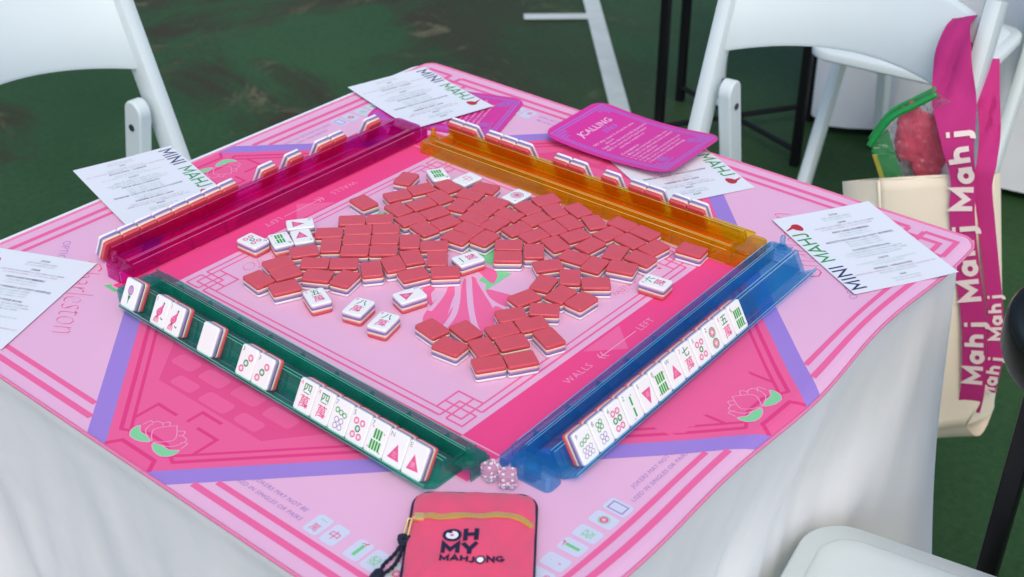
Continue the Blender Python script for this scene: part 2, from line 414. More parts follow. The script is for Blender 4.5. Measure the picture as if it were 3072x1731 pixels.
UPT = [('d5', -183.8, -102.3, 1.9, 'white tile with five pink and green circles, leftmost of the loose face up tiles'),
       ('b6', -162.6, -82.3, -25.9, 'white tile with six green bamboo bars between the five circles and a pink triangle tile'),
       ('S', -150.9, -62.7, -31.1, 'white south wind tile with pink triangle touching the coral tiles on the left'),
       ('N', -173.1, -45.3, 54.0, 'white north wind tile lying on the pink band beside the word LEFT'),
       ('c5', -48.7, -136.0, 156.1, 'white five character tile lying at the front left edge of the pile'),
       ('c8', -4.2, -122.8, 104.7, 'white eight character tile next to the five character tile, further from the pouch'),
       ('c8', 32.4, -125.5, 104.5, 'white eight character tile lying nearest to the green rack and pouch'),
       ('c1', 16.4, 14.5, 252.4, 'white one character tile lying in the middle of the pile above the lotus print'),
       ('E', 19.4, -75.6, 71.9, 'white east wind tile lying face up in front of the pile'),
       ('b8', -138.8, 138.2, -29.0, 'white eight bamboo tile at the far corner of the pile'),
       ('zhong', -105.2, 150.6, 85.4, 'white red dragon tile with a pink character beside the amber rack'),
       ('d1', -34.5, 155.0, 268.4, 'white one circle tile lying behind the pile against the amber rack'),
       ('c6', 191.6, 99.7, 187.0, 'white six character tile lying on the border lines beside the blue rack')]
for k, x, y, a, l in UPT: place_tile(flat_up(x, y, a), k, l, 'loose face up mahjong tiles')

# ------------------------------------------------------------------ tile racks
RK = {}
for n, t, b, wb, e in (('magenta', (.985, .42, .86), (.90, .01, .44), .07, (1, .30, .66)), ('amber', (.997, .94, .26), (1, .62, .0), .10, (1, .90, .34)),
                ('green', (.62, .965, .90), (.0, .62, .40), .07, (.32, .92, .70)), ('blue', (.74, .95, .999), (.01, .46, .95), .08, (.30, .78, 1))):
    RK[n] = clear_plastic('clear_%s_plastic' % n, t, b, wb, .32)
    RK[n+'_rim_highlight'] = clear_plastic('%s_plastic_rim_highlight' % n, t, e, .38, .2)  # paler, more opaque tint that imitates bright highlights on the rack edges
def prism(bm, prof, s0, s1, n=1):
    """profile (u, z) extruded along s; local x = s, y = u (outwards), z up"""
    P = lambda s: [(s*mm, u*mm, z*mm) for u, z in prof]
    loft(bm, [P(s0), P(s1)])
def ubox(bm, s0, s1, u0, u1, z0, z1, bev=.3): box(bm, s0*mm, s1*mm, u0*mm, u1*mm, z0*mm, z1*mm, bev=bev*mm)
def make_rack(colour, M, L, label):
    m = RK[colour]
    def obj(name, bm, m, t, smooth=False, angle=None):       # local x runs from the peg end to the hinge end
        for v in bm.verts: v.co.x = -v.co.x
        bmesh.ops.recalc_face_normals(bm, faces=bm.faces)
        o = globals()['obj'](name, bm, m, t, smooth, angle=angle)
        if name in ('rack_body', 'pusher_arm', 'hinge_block', 'peg_tab'):
            b_ = o.modifiers.new('rounded_edges', 'BEVEL'); b_.width = .00045; b_.segments = 2; b_.limit_method = 'ANGLE'
        return o
    t = empty('tile_rack', M=M, label=label, cat='tile rack', group='clear tinted racks round the playing area')
    bm = bmesh.new()      # body: tray with a leaning back plate, ledge and lip
    prism(bm, [(11.0, 0), (11.0, 16.5), (12.6, 16.5), (12.6, 1.8), (44.6, 1.8), (35.4, 20.2), (35.4, 23.3), (39.6, 23.3), (39.8, 21.0), (49.0, 2.6),
               (60.6, 9.0), (59.9, 10.6), (61.2, 11.2), (62.7, 8.6), (49.6, .6), (47.5, 0)], 0, L)
    obj('rack_body', bm, m, t)
    bm = bmesh.new()
    prism(bm, [(0, 0), (0, 16), (1.5, 16), (1.5, 1.4), (8.6, 1.4), (8.6, 16.4), (10.2, 16.4), (10.2, 0)], -5.8, L+.3)
    s = 22
    while s < L:
        ubox(bm, s, s+1.3, 1.5, 8.6, 1.4, 14.8, 0); s += 45.5
    obj('pusher_arm', bm, m, t)
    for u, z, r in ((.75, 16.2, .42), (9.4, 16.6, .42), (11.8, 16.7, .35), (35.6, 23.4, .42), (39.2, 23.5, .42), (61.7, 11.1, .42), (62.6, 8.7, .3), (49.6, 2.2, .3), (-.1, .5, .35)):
        bm = bmesh.new(); tube(bm, [(1*mm, u*mm, z*mm), ((L-1)*mm, u*mm, z*mm)], r*mm, 6); globals()['obj']('rim_highlight', bm, RK[colour+'_rim_highlight'], t, True).scale = (-1, 1, 1)  # thin pale tubes added along the edges as painted highlight lines
    s = 22
    while s < L:
        bm = bmesh.new(); prism(bm, [(12.6, 16), (12.6, 8), (18.6, 12.5)], s, s+1.4); s += 45.5; obj('gusset', bm, m, t)
    for s0 in (1.2, L-2.9):                      # the two end walls of the tray
        bm = bmesh.new(); prism(bm, [(12.8, 1.9), (12.8, 16.2), (36.5, 16.2), (44.0, 1.9)], s0, s0+1.7); obj('end_wall', bm, m, t)
    bm = bmesh.new()      # hollow block at the hinge end
    out = rrect(21, 42, 6, 4, -11.5, 30); inn = rrect(18, 39, 5, 4, -11.5, 30)
    q = lambda P, z: [(x*mm, y*mm, z*mm) for x, y in P]
    vr = loft(bm, [q(inn, 13), q(inn, 0), q(out, 0), q(out, 14), q(rrect(19.4, 40.4, 5.4, 4, -11.5, 30), 15)], cap0=True, cap1=True)
    obj('hinge_block', bm, m, t)
    bm = bmesh.new(); cyl(bm, -11.5*mm, 27*mm, .3*mm, 12.6*mm, 7.5*mm, 24); obj('hinge_post', bm, m, t)
    bm = bmesh.new()      # bracket joining pusher and hinge
    ubox(bm, -22, -6.2, .35, 1.8, 0.1, 15.3); ubox(bm, -22, -20.5, 2, 9, 0, 13); obj('hinge_bracket', bm, m, t)
    bm = bmesh.new()      # tab with the counting peg at the other end
    tab = [(L+.6+x, y) for x, y in ((0, 0), (11, 0), (15, 4), (15, 24), (11, 28), (0, 28))]
    loft(bm, [q(tab, 13.2), q(tab, 14.8)])
    ubox(bm, L+.6, L+15, 0, 1.5, 0, 13.1, 0); ubox(bm, L+14.1, L+15.6, 4, 24, 0, 13.1, 0)
    obj('peg_tab', bm, m, t)
    bm = bmesh.new()
    cyl(bm, (L+8)*mm, 17*mm, 14.9*mm, 17.5*mm, 6.2*mm, 20, 5*mm); cyl(bm, (L+8)*mm, 17*mm, 17.6*mm, 27*mm, 3.2*mm, 16, 2.9*mm, ball=True)
    o = obj('counting_peg', bm, m, t, True, angle=50)
    return t
H = Vector((0, 0, TZ+.0013))
def rack_frame(ax, ay, bx, by):
    """x axis runs from the hinge end a to the peg end b along the inner wall, y points outwards"""
    a = Vector((ax, ay, 0)); b = Vector((bx, by, 0)); X = (b-a).normalized(); Z = Vector((0, 0, 1)); Y = Z.cross(X)
    # outwards is away from the centre
    return X, Y, a
def rack(colour, ax, ay, bx, by, label, groups):
    X, Y, a = rack_frame(ax, ay, bx, by)
    L = (Vector((bx, by, 0))-a).length
    if Y.dot(a) < 0: Y = -Y
    M = fr(-X, Y, Vector((0, 0, 1)), a*mm+H)
    make_rack(colour, M, L, label)
    th = R(29)
    # tile frame: x along the rack, face (+z local) outwards, y up the leaning face
    def tile(s, face, lab, grp, pos='u'):
        # back face plane passes through (49.0+1.0, 2.9); u/z of tile base centre of its back
        ub, zb = 49.5, 3.1
        up = Y*(-math.sin(th))+Vector((0, 0, math.cos(th)))
        nrm = Y*math.cos(th)+Vector((0, 0, math.sin(th)))
        xx = up.cross(nrm)
        c = a + X*s + Y*ub + Vector((0, 0, zb)) + up*(TL/2)
        place_tile(fr(xx, up, nrm, c*mm+H), face, lab, grp)
    for fn in groups: fn(tile)
ORD = ['first', 'second', 'third', 'fourth', 'fifth', 'sixth', 'seventh', 'eighth', 'ninth', 'tenth', 'eleventh', 'twelfth']
"""blue rack: hinge end nearest the camera"""
BL = [('d9', 'nine circles'), ('d8', 'eight circles'), ('d6', 'six circles'), ('b2', 'two bamboo bars'), ('S', 'letter S and pink triangle'), ('b8', 'eight bamboo bars'),
      ('W', 'letter W and pink triangle'), ('c7', 'seven character'), ('d5', 'five circles'), ('d2', 'two large circles'), ('c5', 'five character'), ('b66', 'six bamboo bars')]
def g_blue(tile):
    for i, (f, n) in enumerate(BL):
        tile(14.5+11+i*22.35, f, 'tile with %s, %s from the near end of the blue rack' % (n, ORD[i]), 'tiles standing in the blue rack')
rack('blue', 249.5, -190, 239.3, 229, 'clear blue tile rack on the right with twelve tiles standing face out', [g_blue])
GRN = [(-189, 'flower', 'purple flower face at the far end'), (-141, 'bird', 'pink bird face, left of the bird pair'), (-119, 'bird', 'pink bird face, right of the bird pair'),
       (-68.5, 'blank', 'plain blank face'), (-12.5, 'd3', 'three circles, left of the pair'), (9.5, 'd3', 'three circles, right of the pair'),
       (66.5, 'c4', 'four character face, first of the long run'), (88.5, 'c4', 'four character face, second of the long run'), (110.5, 'd7', 'seven circles'), (132.5, 'd5', 'five circles'),
       (154.5, 'b7', 'seven bamboo bars'), (176.5, 'N', 'letter N over a pink triangle'), (198.5, 'E', 'letter E over a pink triangle, nearest the pouch')]
def g_green(tile):
    for x, f, n in GRN: tile(x+11+188, f, 'tile standing in the green rack, %s' % n, 'tiles standing in the green rack')
rack('green', -188, -206, 228, -214.5, 'clear green tile rack in the front left with tiles standing face out', [g_green])
MAG = [(-223+22*i) for i in range(8)]
def g_mag(tile):
    for i, y in enumerate(MAG): tile(200-(y+11), None, 'coral backed tile in the magenta rack, %s of the long near run' % ORD[i], 'tiles standing in the magenta rack')
    for y, n in ((-11, 'single one just past the long run'), (29, 'second single one, beyond the lotus print'), (76, 'left tile of the pair'), (98.5, 'right tile of the pair'), (157, 'last single one by the far corner')):
        tile(200-(y+11), None, 'coral backed tile in the magenta rack, %s' % n, 'tiles standing in the magenta rack')
rack('magenta', -233.5, 200, -233.5, -218, 'clear magenta tile rack along the far left side', [g_mag])
AMB = [(-201, 'first of the pair by the yellow peg'), (-179, 'second of the pair by the yellow peg'), (-142, 'left tile of the run of three'), (-119, 'middle tile of the run of three'), (-96.5, 'right tile of the run of three'),
       (-40, 'left tile of the pair below the magenta card'), (-17, 'right tile of the pair below the magenta card'), (29, 'single one at the white sheet edge'),
       (66, 'left tile of the pair before the last pair'), (88, 'right tile of the pair before the last pair'), (120, 'left tile of the last pair'), (143, 'right tile of the last pair')]
def g_amb(tile):
    for x, n in AMB: tile(216-(x+11), None, 'coral backed tile in the amber rack, %s' % n, 'tiles standing in the amber rack')
rack('amber', 216, 193.5, -198, 186.5, 'clear amber tile rack along the far right side with a yellow peg', [g_amb])
# ------------------------------------------------------------------ the mat
LILAC = mat('mat_lilac', alb((226, 186, 220)), .8, .2, bump=.25, bscale=1400, var=.025, vscale=9)
BAND = mat('mat_hot_pink', alb((236, 78, 144)), .8, .2, bump=.2, bscale=1400)
DEEP = mat('mat_rose', alb((232, 102, 158)), .8, .2, bump=.2, bscale=1400)
DEEPL = mat('mat_rose_line', alb((222, 66, 134)), .8, .2)
DEEPF = mat('mat_rose_faint', alb((224, 84, 144)), .8, .2)
MPUR = mat('mat_purple', alb((156, 134, 218)), .8, .2, bump=.2, bscale=1400)
MLINE = mat('mat_pink_line', alb((231, 108, 165)), .8, .2)
MTRI = mat('mat_light_pink', alb((240, 110, 165)), .8, .2)
MGRN = mat('mat_mint', alb((128, 216, 160)), .8, .2)
MICON = mat('mat_icon_white', alb((203, 218, 240)), .8, .2)
MTXT = mat('mat_text_purple', alb((160, 138, 205)), .8, .2)
MLT = mat('mat_outline_pink', alb((246, 170, 208)), .8, .2)
MHAND = mat('mat_lotus_pink', alb((238, 112, 165)), .8, .2)
MCHR = mat('mat_green_print', alb((110, 210, 140)), .8, .2)
MSCR = mat('mat_script_rose', alb((226, 92, 140)), .8, .2)
mats_mat = [LILAC, BAND, DEEP, DEEPL, DEEPF, MPUR, MLINE, MTRI, MGRN, MICON, MTXT, MLT, MHAND, MCHR, MSCR]
iL, iB, iD, iDL, iDF, iP, iN, iT, iG, iW, iX, iO, iH, iC, iS = range(15)
MH = 401
def sstep(a, b, x):
    t = max(0, min(1, (x-a)/(b-a))); return t*t*(3-2*t)
def mat_warp(x, y, z):
    """x, y in mm on the flat mat -> where the cloth lies"""
    yy = y + max(0, y-196)*.045; xx = x - max(0, -x-196)*.018
    w = sstep(335, 400, x)
    xx += w*(2.6*math.sin(y/43+.6)+2.0*math.sin(y/91+2.1)-1.5)
    r = max(0, x-384)
    dz = -(r/17)**2*(2.6+1.4*math.sin(y/57+1.0)) + w*1.2*(1+math.sin(y/43+2))
    dz += .9*sstep(300, 400, y)*(1+math.sin(x/70))*.5
    return (xx*mm, yy*mm, TZ+(.6+z*.09+dz)*mm)
bm = bmesh.new()
pen = Pen(bm, lambda x, y, z: (x, y, z))
pen.poly_convex(rrect(2*MH, 2*MH, 15, 8), iL, 0)
def rot(k):
    e = .14
    return lambda x, y, z: ((x, y, z), (-y, x, z+e), (-x, -y, z+2*e), (y, -x, z+3*e))[k]
def knot(P, c, lv, w, mi, z):
    """corner knot; c = half size of the square; lv = its five grid distances from the edge"""
    a, b, d, e, g = lv
    C = lambda p, q: (c-p, -(c-q))
    P.line([C(d, a), C(a, a), C(a, d)], w, mi, z)
    P.line([C(d, a), C(d, g)], w, mi, z+.1); P.line([C(a, d), C(g, d)], w, mi, z+.2)
    P.line([C(g, b), C(b, b), C(b, g)], w, mi, z+.3)
    P.line([C(e, a), C(e, e), C(a, e)], w, mi, z+.4)
    P.line([C(g, b), C(g, g), C(b, g)], w, mi, z+.5)
for k in range(4):
    P = Pen(bm, rot(k))
    # rose diamond with purple rim, cut by the mat edge
    c1, c0 = 453, 427
    e = MH-.3
    P.poly([(-(c0-190), -190), (-(c0-e), -e), (c0-e, -e), (c0-190, -190)], iD, 1)
    P.poly([(-(c0-190), -190), (-(c1-190), -190), (-(c1-e), -e), (-(c0-e), -e)], iP, 1)
    P.poly([((c0-190), -190), ((c0-e), -e), ((c1-e), -e), ((c1-190), -190)], iP, 1)
    # darker lines inside the diamond
    for cc, w in ((413, 4), (401, 3.2)):
        for sx in (-1, 1): P.line([(sx*(cc-240), -240), (sx*(cc-378), -378)], w, iDL, 1.6)
    P.line([(-36, -378), (-12, -366), (12, -366), (36, -378)], 3.5, iDL, 1.7)
    P.line([(-40, -362), (-40, -335), (-14, -335)], 3.4, iDL, 1.8); P.line([(40, -362), (40, -335), (14, -335)], 3.4, iDL, 1.8)
    P.line([(-30, -398), (-22, -386), (22, -386), (30, -398)], 4, iDL, 1.9); P.line([(0, -335), (0, -318), (26, -318)], 3.4, iDL, 2)
    P.poly([(-128, -242), (128, -242), (70, -312), (-70, -312)], iDF, 1.25)
    for (x, y, w_, h_) in ((-88, -256, 44, 18), (-38, -256, 36, 18), (8, -254, 34, 14), (56, -256, 40, 18), (100, -252, 26, 10),
                           (-72, -279, 30, 16), (-32, -279, 32, 16), (12, -276, 34, 18), (58, -279, 36, 16), (-46, -301, 30, 14), (-2, -301, 36, 16), (42, -301, 30, 14)):
        P.rr(x, y, w_, h_, 4.5, iD, 1.4)
    # inner board: hot pink band with lilac edge
    P.poly([(-240, -241), (238, -241), (238, -196), (-196, -196), (-240, -196)], iB, 2.2)
    P.line([(-240, -241), (240, -241)], 2.5, iO, 2.4)
    P.line([(196, -197.5), (240, -197.5)], 1.6, iO, 2.6)
    P.poly([(-30, -199), (28, -199), (1, -229)], iT, 2.6)
    P.line([(30, -217), (-27, -217)], 1.0, iO, 3)
    for dx in (0, 5): P.line([(-21+dx-4, -212), (-28+dx, -217), (-21+dx-4, -222)], 1.0, iO, 3.1)
    P.text('LEFT', 34, -220.6, 11, iO, 3, bold=-.012, space=1.1)
    P.text('WALLS', -80, -220.6, 11, iO, 3, bold=-.012, space=1.15)
    # twin lines in the lilac corners
    for q, w in ((370, 5.6), (384, 6.5)):
        for sx in (-1, 1):
            x1 = 401-73 if q == 384 else 401-95
            P.line([(sx*(c1-q+1), -q), (sx*x1, -q)], w, iN, 1.4)
    knot(P, 401, (17, 31, 55, 73, 95), 6.0, iN, 2)
    # lotus
    def petal(a, b, c, d): P.line(smooth_curve([a, b, c], 5), .8, iO, 3); P.line(smooth_curve([a, d, c], 5), .8, iO, 3)
    s = 1.0
    base = (0, -372)
    petal(base, (-13, -360), (-2, -344), (12, -358))
    P.line(smooth_curve([base, (-17, -366), (-21, -353), (-15, -350), (-11, -352)], 5), .8, iO, 3)
    P.line(smooth_curve([base, (17, -366), (21, -353), (15, -350), (10, -352)], 5), .8, iO, 3)
    P.line(smooth_curve([(-14, -350), (-11, -345), (-6, -349)], 4), .8, iO, 3); P.line(smooth_curve([(13, -350), (10, -345), (4, -349)], 4), .8, iO, 3)
    P.line(smooth_curve([(-19, -357), (-25, -354), (-26, -362)], 4), .8, iO, 3); P.line(smooth_curve([(19, -357), (25, -354), (26, -362)], 4), .8, iO, 3)
    for sx in (-1, 1):
        lf = [(sx*x, y) for x, y in ((2, -373), (10, -369.5), (20, -369), (27, -364), (28, -372), (22, -378.5), (11, -378.5))]
        P.poly(smooth_curve(lf, 4, True), iG, 2.8); P.line(smooth_curve(lf, 4, True), .8, iO, 3.1, True)
    # advice lettering and little tile icons on both sides
    tx = (104, 90) if k % 2 == 0 else (-160, -174)
    P.text('JOKERS MAY NOT BE', tx[0], -349, 6.2, iX, 2, bold=0, shear=.2, space=1.06)
    P.text('USED IN SINGLES OR PAIRS', tx[1], -359, 6.2, iX, 2, bold=0, shear=.2, space=1.06)
    def icon(x, kind):
        P.rr(x, -352.5, 15.5, 22, 3, iW, 2)
        if kind == 'wan': P.text('一', x, -349, 7, iC, 2.4, align='CENTER', res=1); P.text('萬', x, -359.5, 9, iS, 2.4, align='CENTER', res=1)
        if kind == 'zhong': P.text('中', x, -357, 11, iS, 2.4, align='CENTER', res=1)
        if kind == 'bam': P.line([(x, -359), (x, -346)], 3.2, iC, 2.4); P.line([(x-3, -345), (x+2.5, -343.5)], .9, iS, 2.5); P.line([(x+.5, -346), (x+2, -342)], .9, iS, 2.6)
        if kind == 'fa': P.text('發', x, -357, 11, iC, 2.4, align='CENTER', res=1)
        if kind == 'dot': P.disc(x, -352.5, 5, iC, 2.4); P.disc(x, -352.5, 4.2, iW, 2.6); P.disc(x, -352.5, 3.7, iS, 2.8); star(P, x, -352.5, 2.4, iW, 3.2)
        if kind == 'soap': P.line([(x-4.6, -359.5), (x+4.6, -359.5), (x+4.6, -345.5), (x-4.6, -345.5)], 1.3, iX, 2.5, True)
    for x, kd in () if k % 2 else ((184.5, 'wan'), (203, 'zhong'), (229, 'bam'), (247, 'fa'), (269, 'dot'), (287, 'soap')): icon(x, kd)
    for x, kd in () if k % 2 == 0 else ((-187, 'soap'), (-206, 'dot'), (-227, 'fa'), (-246, 'bam'), (-267, 'zhong'), (-286, 'wan')): icon(x, kd)
    # diagonal words in the corner
    for kk in ((1,) if k in (0, 2) else ()):
        P.text('Charleston', -312, -232, 44, iS, 2.2, rot=-PI/4, bold=-.028, shear=.35, space=.95, sx=.75)
        P.text('OPTIONAL', -356, -219, 13, iX, 2.2, rot=-PI/4, bold=-.015, space=1.05)
        P.text('RIGHT', -328, -262, 12, iX, 2.2, rot=-PI/4, bold=-.015, space=1.05)
        P.text('RIGHT', -352, -300, 12, iX, 2.2, rot=-PI/4, bold=-.015, space=1.05)
        P.poly([(-247, -246), (-242, -239), (-226, -240), (-228, -247)], iC, 2.0)
# centre board
pen.poly([(-196, -196), (196, -196), (196, 196), (-196, 196)], iL, 2.9)
for k in range(4):
    P = Pen(bm, rot(k))
    P.line([(-196+34, -188.2), (196-34, -188.2)], 2.5, iN, 3.6); P.line([(-196+45, -180.6), (196-45, -180.6)], 2.0, iN, 3.6)
    knot(P, 196, (8, 15.4, 26.7, 34, 44.7), 2.1, iN, 4)
pen.text('Oh my', -158, -139, 22, iS, 3.6, rot=R(80), bold=-.03, shear=.3)
pen.text('MAHJONG', -150, -122, 9, iS, 3.6, rot=R(90), bold=-.02)
pen.text('A NEW', 158, 108, 11, iS, 3.6, rot=R(-90), bold=-.02, space=1.1)
pen.text('Mahjong', 163, 128, 15, iS, 3.6, rot=R(-90), bold=-.03, shear=.3)
pen.line([(163, 118), (160, 136), (168, 143)], .8, iS, 3.8); pen.disc(168, 143, 1.7, iS, 3.8)
# big lotus print in the centre
def blob(pts, mi, z): pen.poly(smooth_curve(pts, 5, True), mi, z)
pen.poly([(35, 30), (57, 37), (58, -8), (50, 4), (39, 5)], iG, 3.5)
blob([(26, 30), (44, 28), (54, 13), (51, 9), (32, 16), (18, 22)], iH, 3.9)
blob([(30, 3), (34, 6), (42, 0), (60, -11), (91, -31), (110, -54), (102, -66), (79, -50), (56, -26)], iH, 3.9)
blob([(26, -3), (31, -4), (46, -18), (72, -47), (89, -62), (90, -80), (70, -86), (58, -62), (44, -32)], iH, 3.95)
blob([(24, -20), (33, -23), (46, -44), (62, -70), (70, -92), (58, -92), (44, -84), (34, -62), (28, -40)], iH, 4.0)
blob([(6, -38), (16, -36), (20, -46), (36, -61), (27, -60), (12, -52)], iH, 4.0)
blob([(57, -4), (70, 1), (90, 4), (101, -6), (92, -16), (72, -14)], iH, 3.9)
blob([(84, -24), (98, -22), (112, -34), (108, -50)], iH, 3.85)
pen.line(smooth_curve([(24, 5), (31, -1), (43, -14), (66, -38), (90, -60), (106, -70)], 5), 6, iL, 4.6)
pen.line(smooth_curve([(22, -8), (30, -17), (48, -38), (64, -62), (74, -90)], 5), 6, iL, 4.7)
pen.line(smooth_curve([(14, -22), (24, -30), (32, -46), (40, -70)], 5), 5, iL, 4.8)
blob([(0, 40), (30, 38), (24, 70), (-20, 78), (-46, 60)], iG, 3.5)
pen.poly([(-140, 30), (-118, 40), (-125, 52), (-146, 44)], iG, 3.5)
# cut for draping
def cut(co, no, test):
    g = [f for f in bm.faces if test(f)]
    es = {e for f in g for e in f.edges}; vs = {v for f in g for v in f.verts}
    bmesh.ops.bisect_plane(bm, geom=g+list(es)+list(vs), dist=1e-5, plane_co=co, plane_no=no)
for x in (345, 360, 372, 380, 386, 392, 397): cut((x, 0, 0), (1, 0, 0), lambda f: max(v.co.x for v in f.verts) > x-1)
y = -396
while y < 400:
    cut((0, y, 0), (0, 1, 0), lambda f: max(v.co.x for v in f.verts) > 340 and min(v.co.y for v in f.verts) < y < max(v.co.y for v in f.verts)); y += 12
for q in (-196, 196): cut((0, q, 0), (0, 1, 0), lambda f: True); cut((q, 0, 0), (1, 0, 0), lambda f: True)
for q in range(-370, 400, 40): cut((q, 0, 0), (1, 0, 0), lambda f: min(v.co.x for v in f.verts) < q < max(v.co.x for v in f.verts) and max(v.co.y for v in f.verts) > 290)
for q in (300, 330, 360): cut((0, q, 0), (0, 1, 0), lambda f: max(v.co.y for v in f.verts) > 290)
for v in bm.verts: v.co = mat_warp(*v.co)
mato = obj('playing_mat', bm, mats_mat)
tag(mato, 'square lilac and pink printed mahjong mat spread over the white tablecloth', 'playing mat')
bm = bmesh.new()
per = []
rr_ = rrect(2*MH, 2*MH, 15, 8)
for i in range(len(rr_)):
    a, b = Vector(rr_[i]), Vector(rr_[(i+1) % len(rr_)])
    n = max(1, int((b-a).length/8))
    for k in range(n): per.append(a+(b-a)*k/n)
tube(bm, [Vector(mat_warp(p.x, p.y, 0)) for p in per], 1.7*mm, 8, closed=True)
PIPE = mat('mat_stitched_edge', alb((250, 140, 185)), .7, .2)
nt = PIPE.node_tree; w = nt.nodes.new('ShaderNodeTexWave'); w.inputs['Scale'].default_value = 260; w.wave_type = 'BANDS'; w.bands_direction = 'DIAGONAL'
bp = nt.nodes.new('ShaderNodeBump'); bp.inputs['Strength'].default_value = .6; bp.inputs['Distance'].default_value = .001
tc = nt.nodes.new('ShaderNodeTexCoord'); nt.links.new(tc.outputs['Object'], w.inputs['Vector'])
nt.links.new(w.outputs['Fac'], bp.inputs['Height']); nt.links.new(bp.outputs[0], nt.nodes['Principled BSDF'].inputs['Normal'])
obj('stitched_edge', bm, PIPE, mato, True)

# ------------------------------------------------------------------ tablecloths and tables
CLOTH = mat('white_tablecloth', (.86, .87, .88), .85, .15, sheen=.2)
nt = CLOTH.node_tree; b = nt.nodes['Principled BSDF']
tc = nt.nodes.new('ShaderNodeTexCoord')
w1 = nt.nodes.new('ShaderNodeTexWave'); w1.inputs['Scale'].default_value = 210; w1.bands_direction = 'Z'; w1.inputs['Distortion'].default_value = 1.5; w1.inputs['Detail'].default_value = 0
n1 = nt.nodes.new('ShaderNodeTexNoise'); n1.inputs['Scale'].default_value = 9; n1.inputs['Detail'].default_value = 4
nt.links.new(tc.outputs['Object'], w1.inputs['Vector']); nt.links.new(tc.outputs['Object'], n1.inputs['Vector'])
b1 = nt.nodes.new('ShaderNodeBump'); b1.inputs['Strength'].default_value = .05; b1.inputs['Distance'].default_value = .001
b2 = nt.nodes.new('ShaderNodeBump'); b2.inputs['Strength'].default_value = .35; b2.inputs['Distance'].default_value = .01
nt.links.new(w1.outputs['Fac'], b1.inputs['Height']); nt.links.new(n1.outputs['Fac'], b2.inputs['Height'])
nt.links.new(b1.outputs[0], b2.inputs['Normal']); nt.links.new(b2.outputs[0], b.inputs['Normal'])
def cloth(name, cx, cy, hx, hy, top, drop, M, fold, nseg=420, rows=34, rc=.03):
    """a cloth draped over a rectangular top: flat centre, rounded edge, falling folds"""
    bm = bmesh.new()
    P = rrect(2*hx, 2*hy, rc, 10); out = []
    for i in range(len(P)):
        a, b = Vector(P[i]), Vector(P[(i+1) % len(P)]); n = max(1, int((b-a).length/((hx+hy)*8/nseg)*1))
        for k in range(n): out.append(a+(b-a)*k/n)
    n = len(out); per = [0]
    for i in range(n): per.append(per[-1]+(out[(i+1) % n]-out[i]).length)
    Lp = per[-1]; rings = []; er = .009
    def nrm(i):
        d = (out[(i+1) % n]-out[i-1]).normalized(); return Vector((d.y, -d.x))
    def ring(off, z, amp):
        r = []
        for i in range(n):
            q = out[i]; o = off+(fold(q, per[i]/Lp, z) if amp else 0)
            p = q+nrm(i)*o; r.append((cx+p.x, cy+p.y, top+z))
        rings.append(r)
    for k in range(3): rings.append([(cx+p.x*(.3+.35*k), cy+p.y*(.3+.35*k), top) for p in out])
    rings[-1] = [(cx+p.x-nrm(i).x*.02, cy+p.y-nrm(i).y*.02, top) for i, p in enumerate(out)]
    for k in range(5):
        a = R(90*k/4); ring(-er+er*math.sin(a), -er+er*math.cos(a), False)
    for k in range(1, rows+1):
        z = -er-(drop-er)*(k/rows)**1.15; ring(0, z, True)
    loft(bm, rings, cap0=True, cap1=False)
    bmesh.ops.recalc_face_normals(bm, faces=bm.faces)
    o = obj(name, bm, CLOTH, None, True)
    if M is not None: o.matrix_world = M
    return o
def fold_main(q, u, z):
    d = min(1, -z/.74)
    x, y = q
    corner = max(0, 1-(((abs(x)-.405)**2+(abs(y)-.406)**2)**.5)/.13)
    f = .075*corner**1.2*d**.8 - .018*(1-corner)*d**.5
    sx = x if abs(y) > .4 else y
    amp = .034*d**.75*(1-.5*corner)
    a1, a2 = math.sin(sx*15+1.1+3*d*(1 if sx > 0 else -1)), math.sin(sx*27+.4-4*d)
    f += amp*((1-abs(a1))**1.6*.9-.3+.35*a2)
    f += .006*d*math.sin(sx*120+7*d)
    if x > .39:                                    # pushed in by the near chair's seat
        f -= .040*sstep(.02, .27, -z)*math.exp(-((y-.04)/.22)**4)
    return f
tcx, tcy, thx, thy = -.017, .006, .404, .405
c = cloth('tablecloth', tcx, tcy, thx, thy, TZ, .725, None, fold_main)
tag(c, 'long white tablecloth falling to the ground over the card table under the mat', 'tablecloth')
DARKM = mat('dark_metal', (.02, .02, .022), .4, .5)
WOOD = mat('table_ply', (.35, .24, .14), .6)
t = empty('card_table', (tcx, tcy, 0), label='square folding card table hidden beneath the mat and white cloth', cat='table')
bm = bmesh.new(); box(bm, -thx+.012, thx-.012, -thy+.012, thy-.012, TZ-.03, TZ-.002, bev=.004); obj('table_top', bm, WOOD, t)
for sx in (-1, 1):
    for sy in (-1, 1):
        bm = bmesh.new(); tube(bm, [(sx*.3, sy*.3, TZ-.03), (sx*.3, sy*.3, 0)], .014, 10); obj('leg', bm, DARKM, t)

# second table behind
ux = Vector((.988, -.155, 0)); uy = Vector((.155, .988, 0))
def fold2(q, u, z):
    d = min(1, -z/.74); s = q.x if abs(q.y) > .3 else q.y
    return .030*d**.8*(math.sin(s*26+2)+.5*math.sin(s*47+d*3)) + .02*d
c0 = Vector((-.631, 2.085, 0))+ux*.79+uy*.42
c = cloth('tablecloth', 0, 0, .80, .38, TZ, .718, fr(ux, uy, Vector((0, 0, 1)), c0), fold2, 200, 20, .03)
tag(c, 'white cloth of a second table standing behind the chairs at the upper right', 'tablecloth')

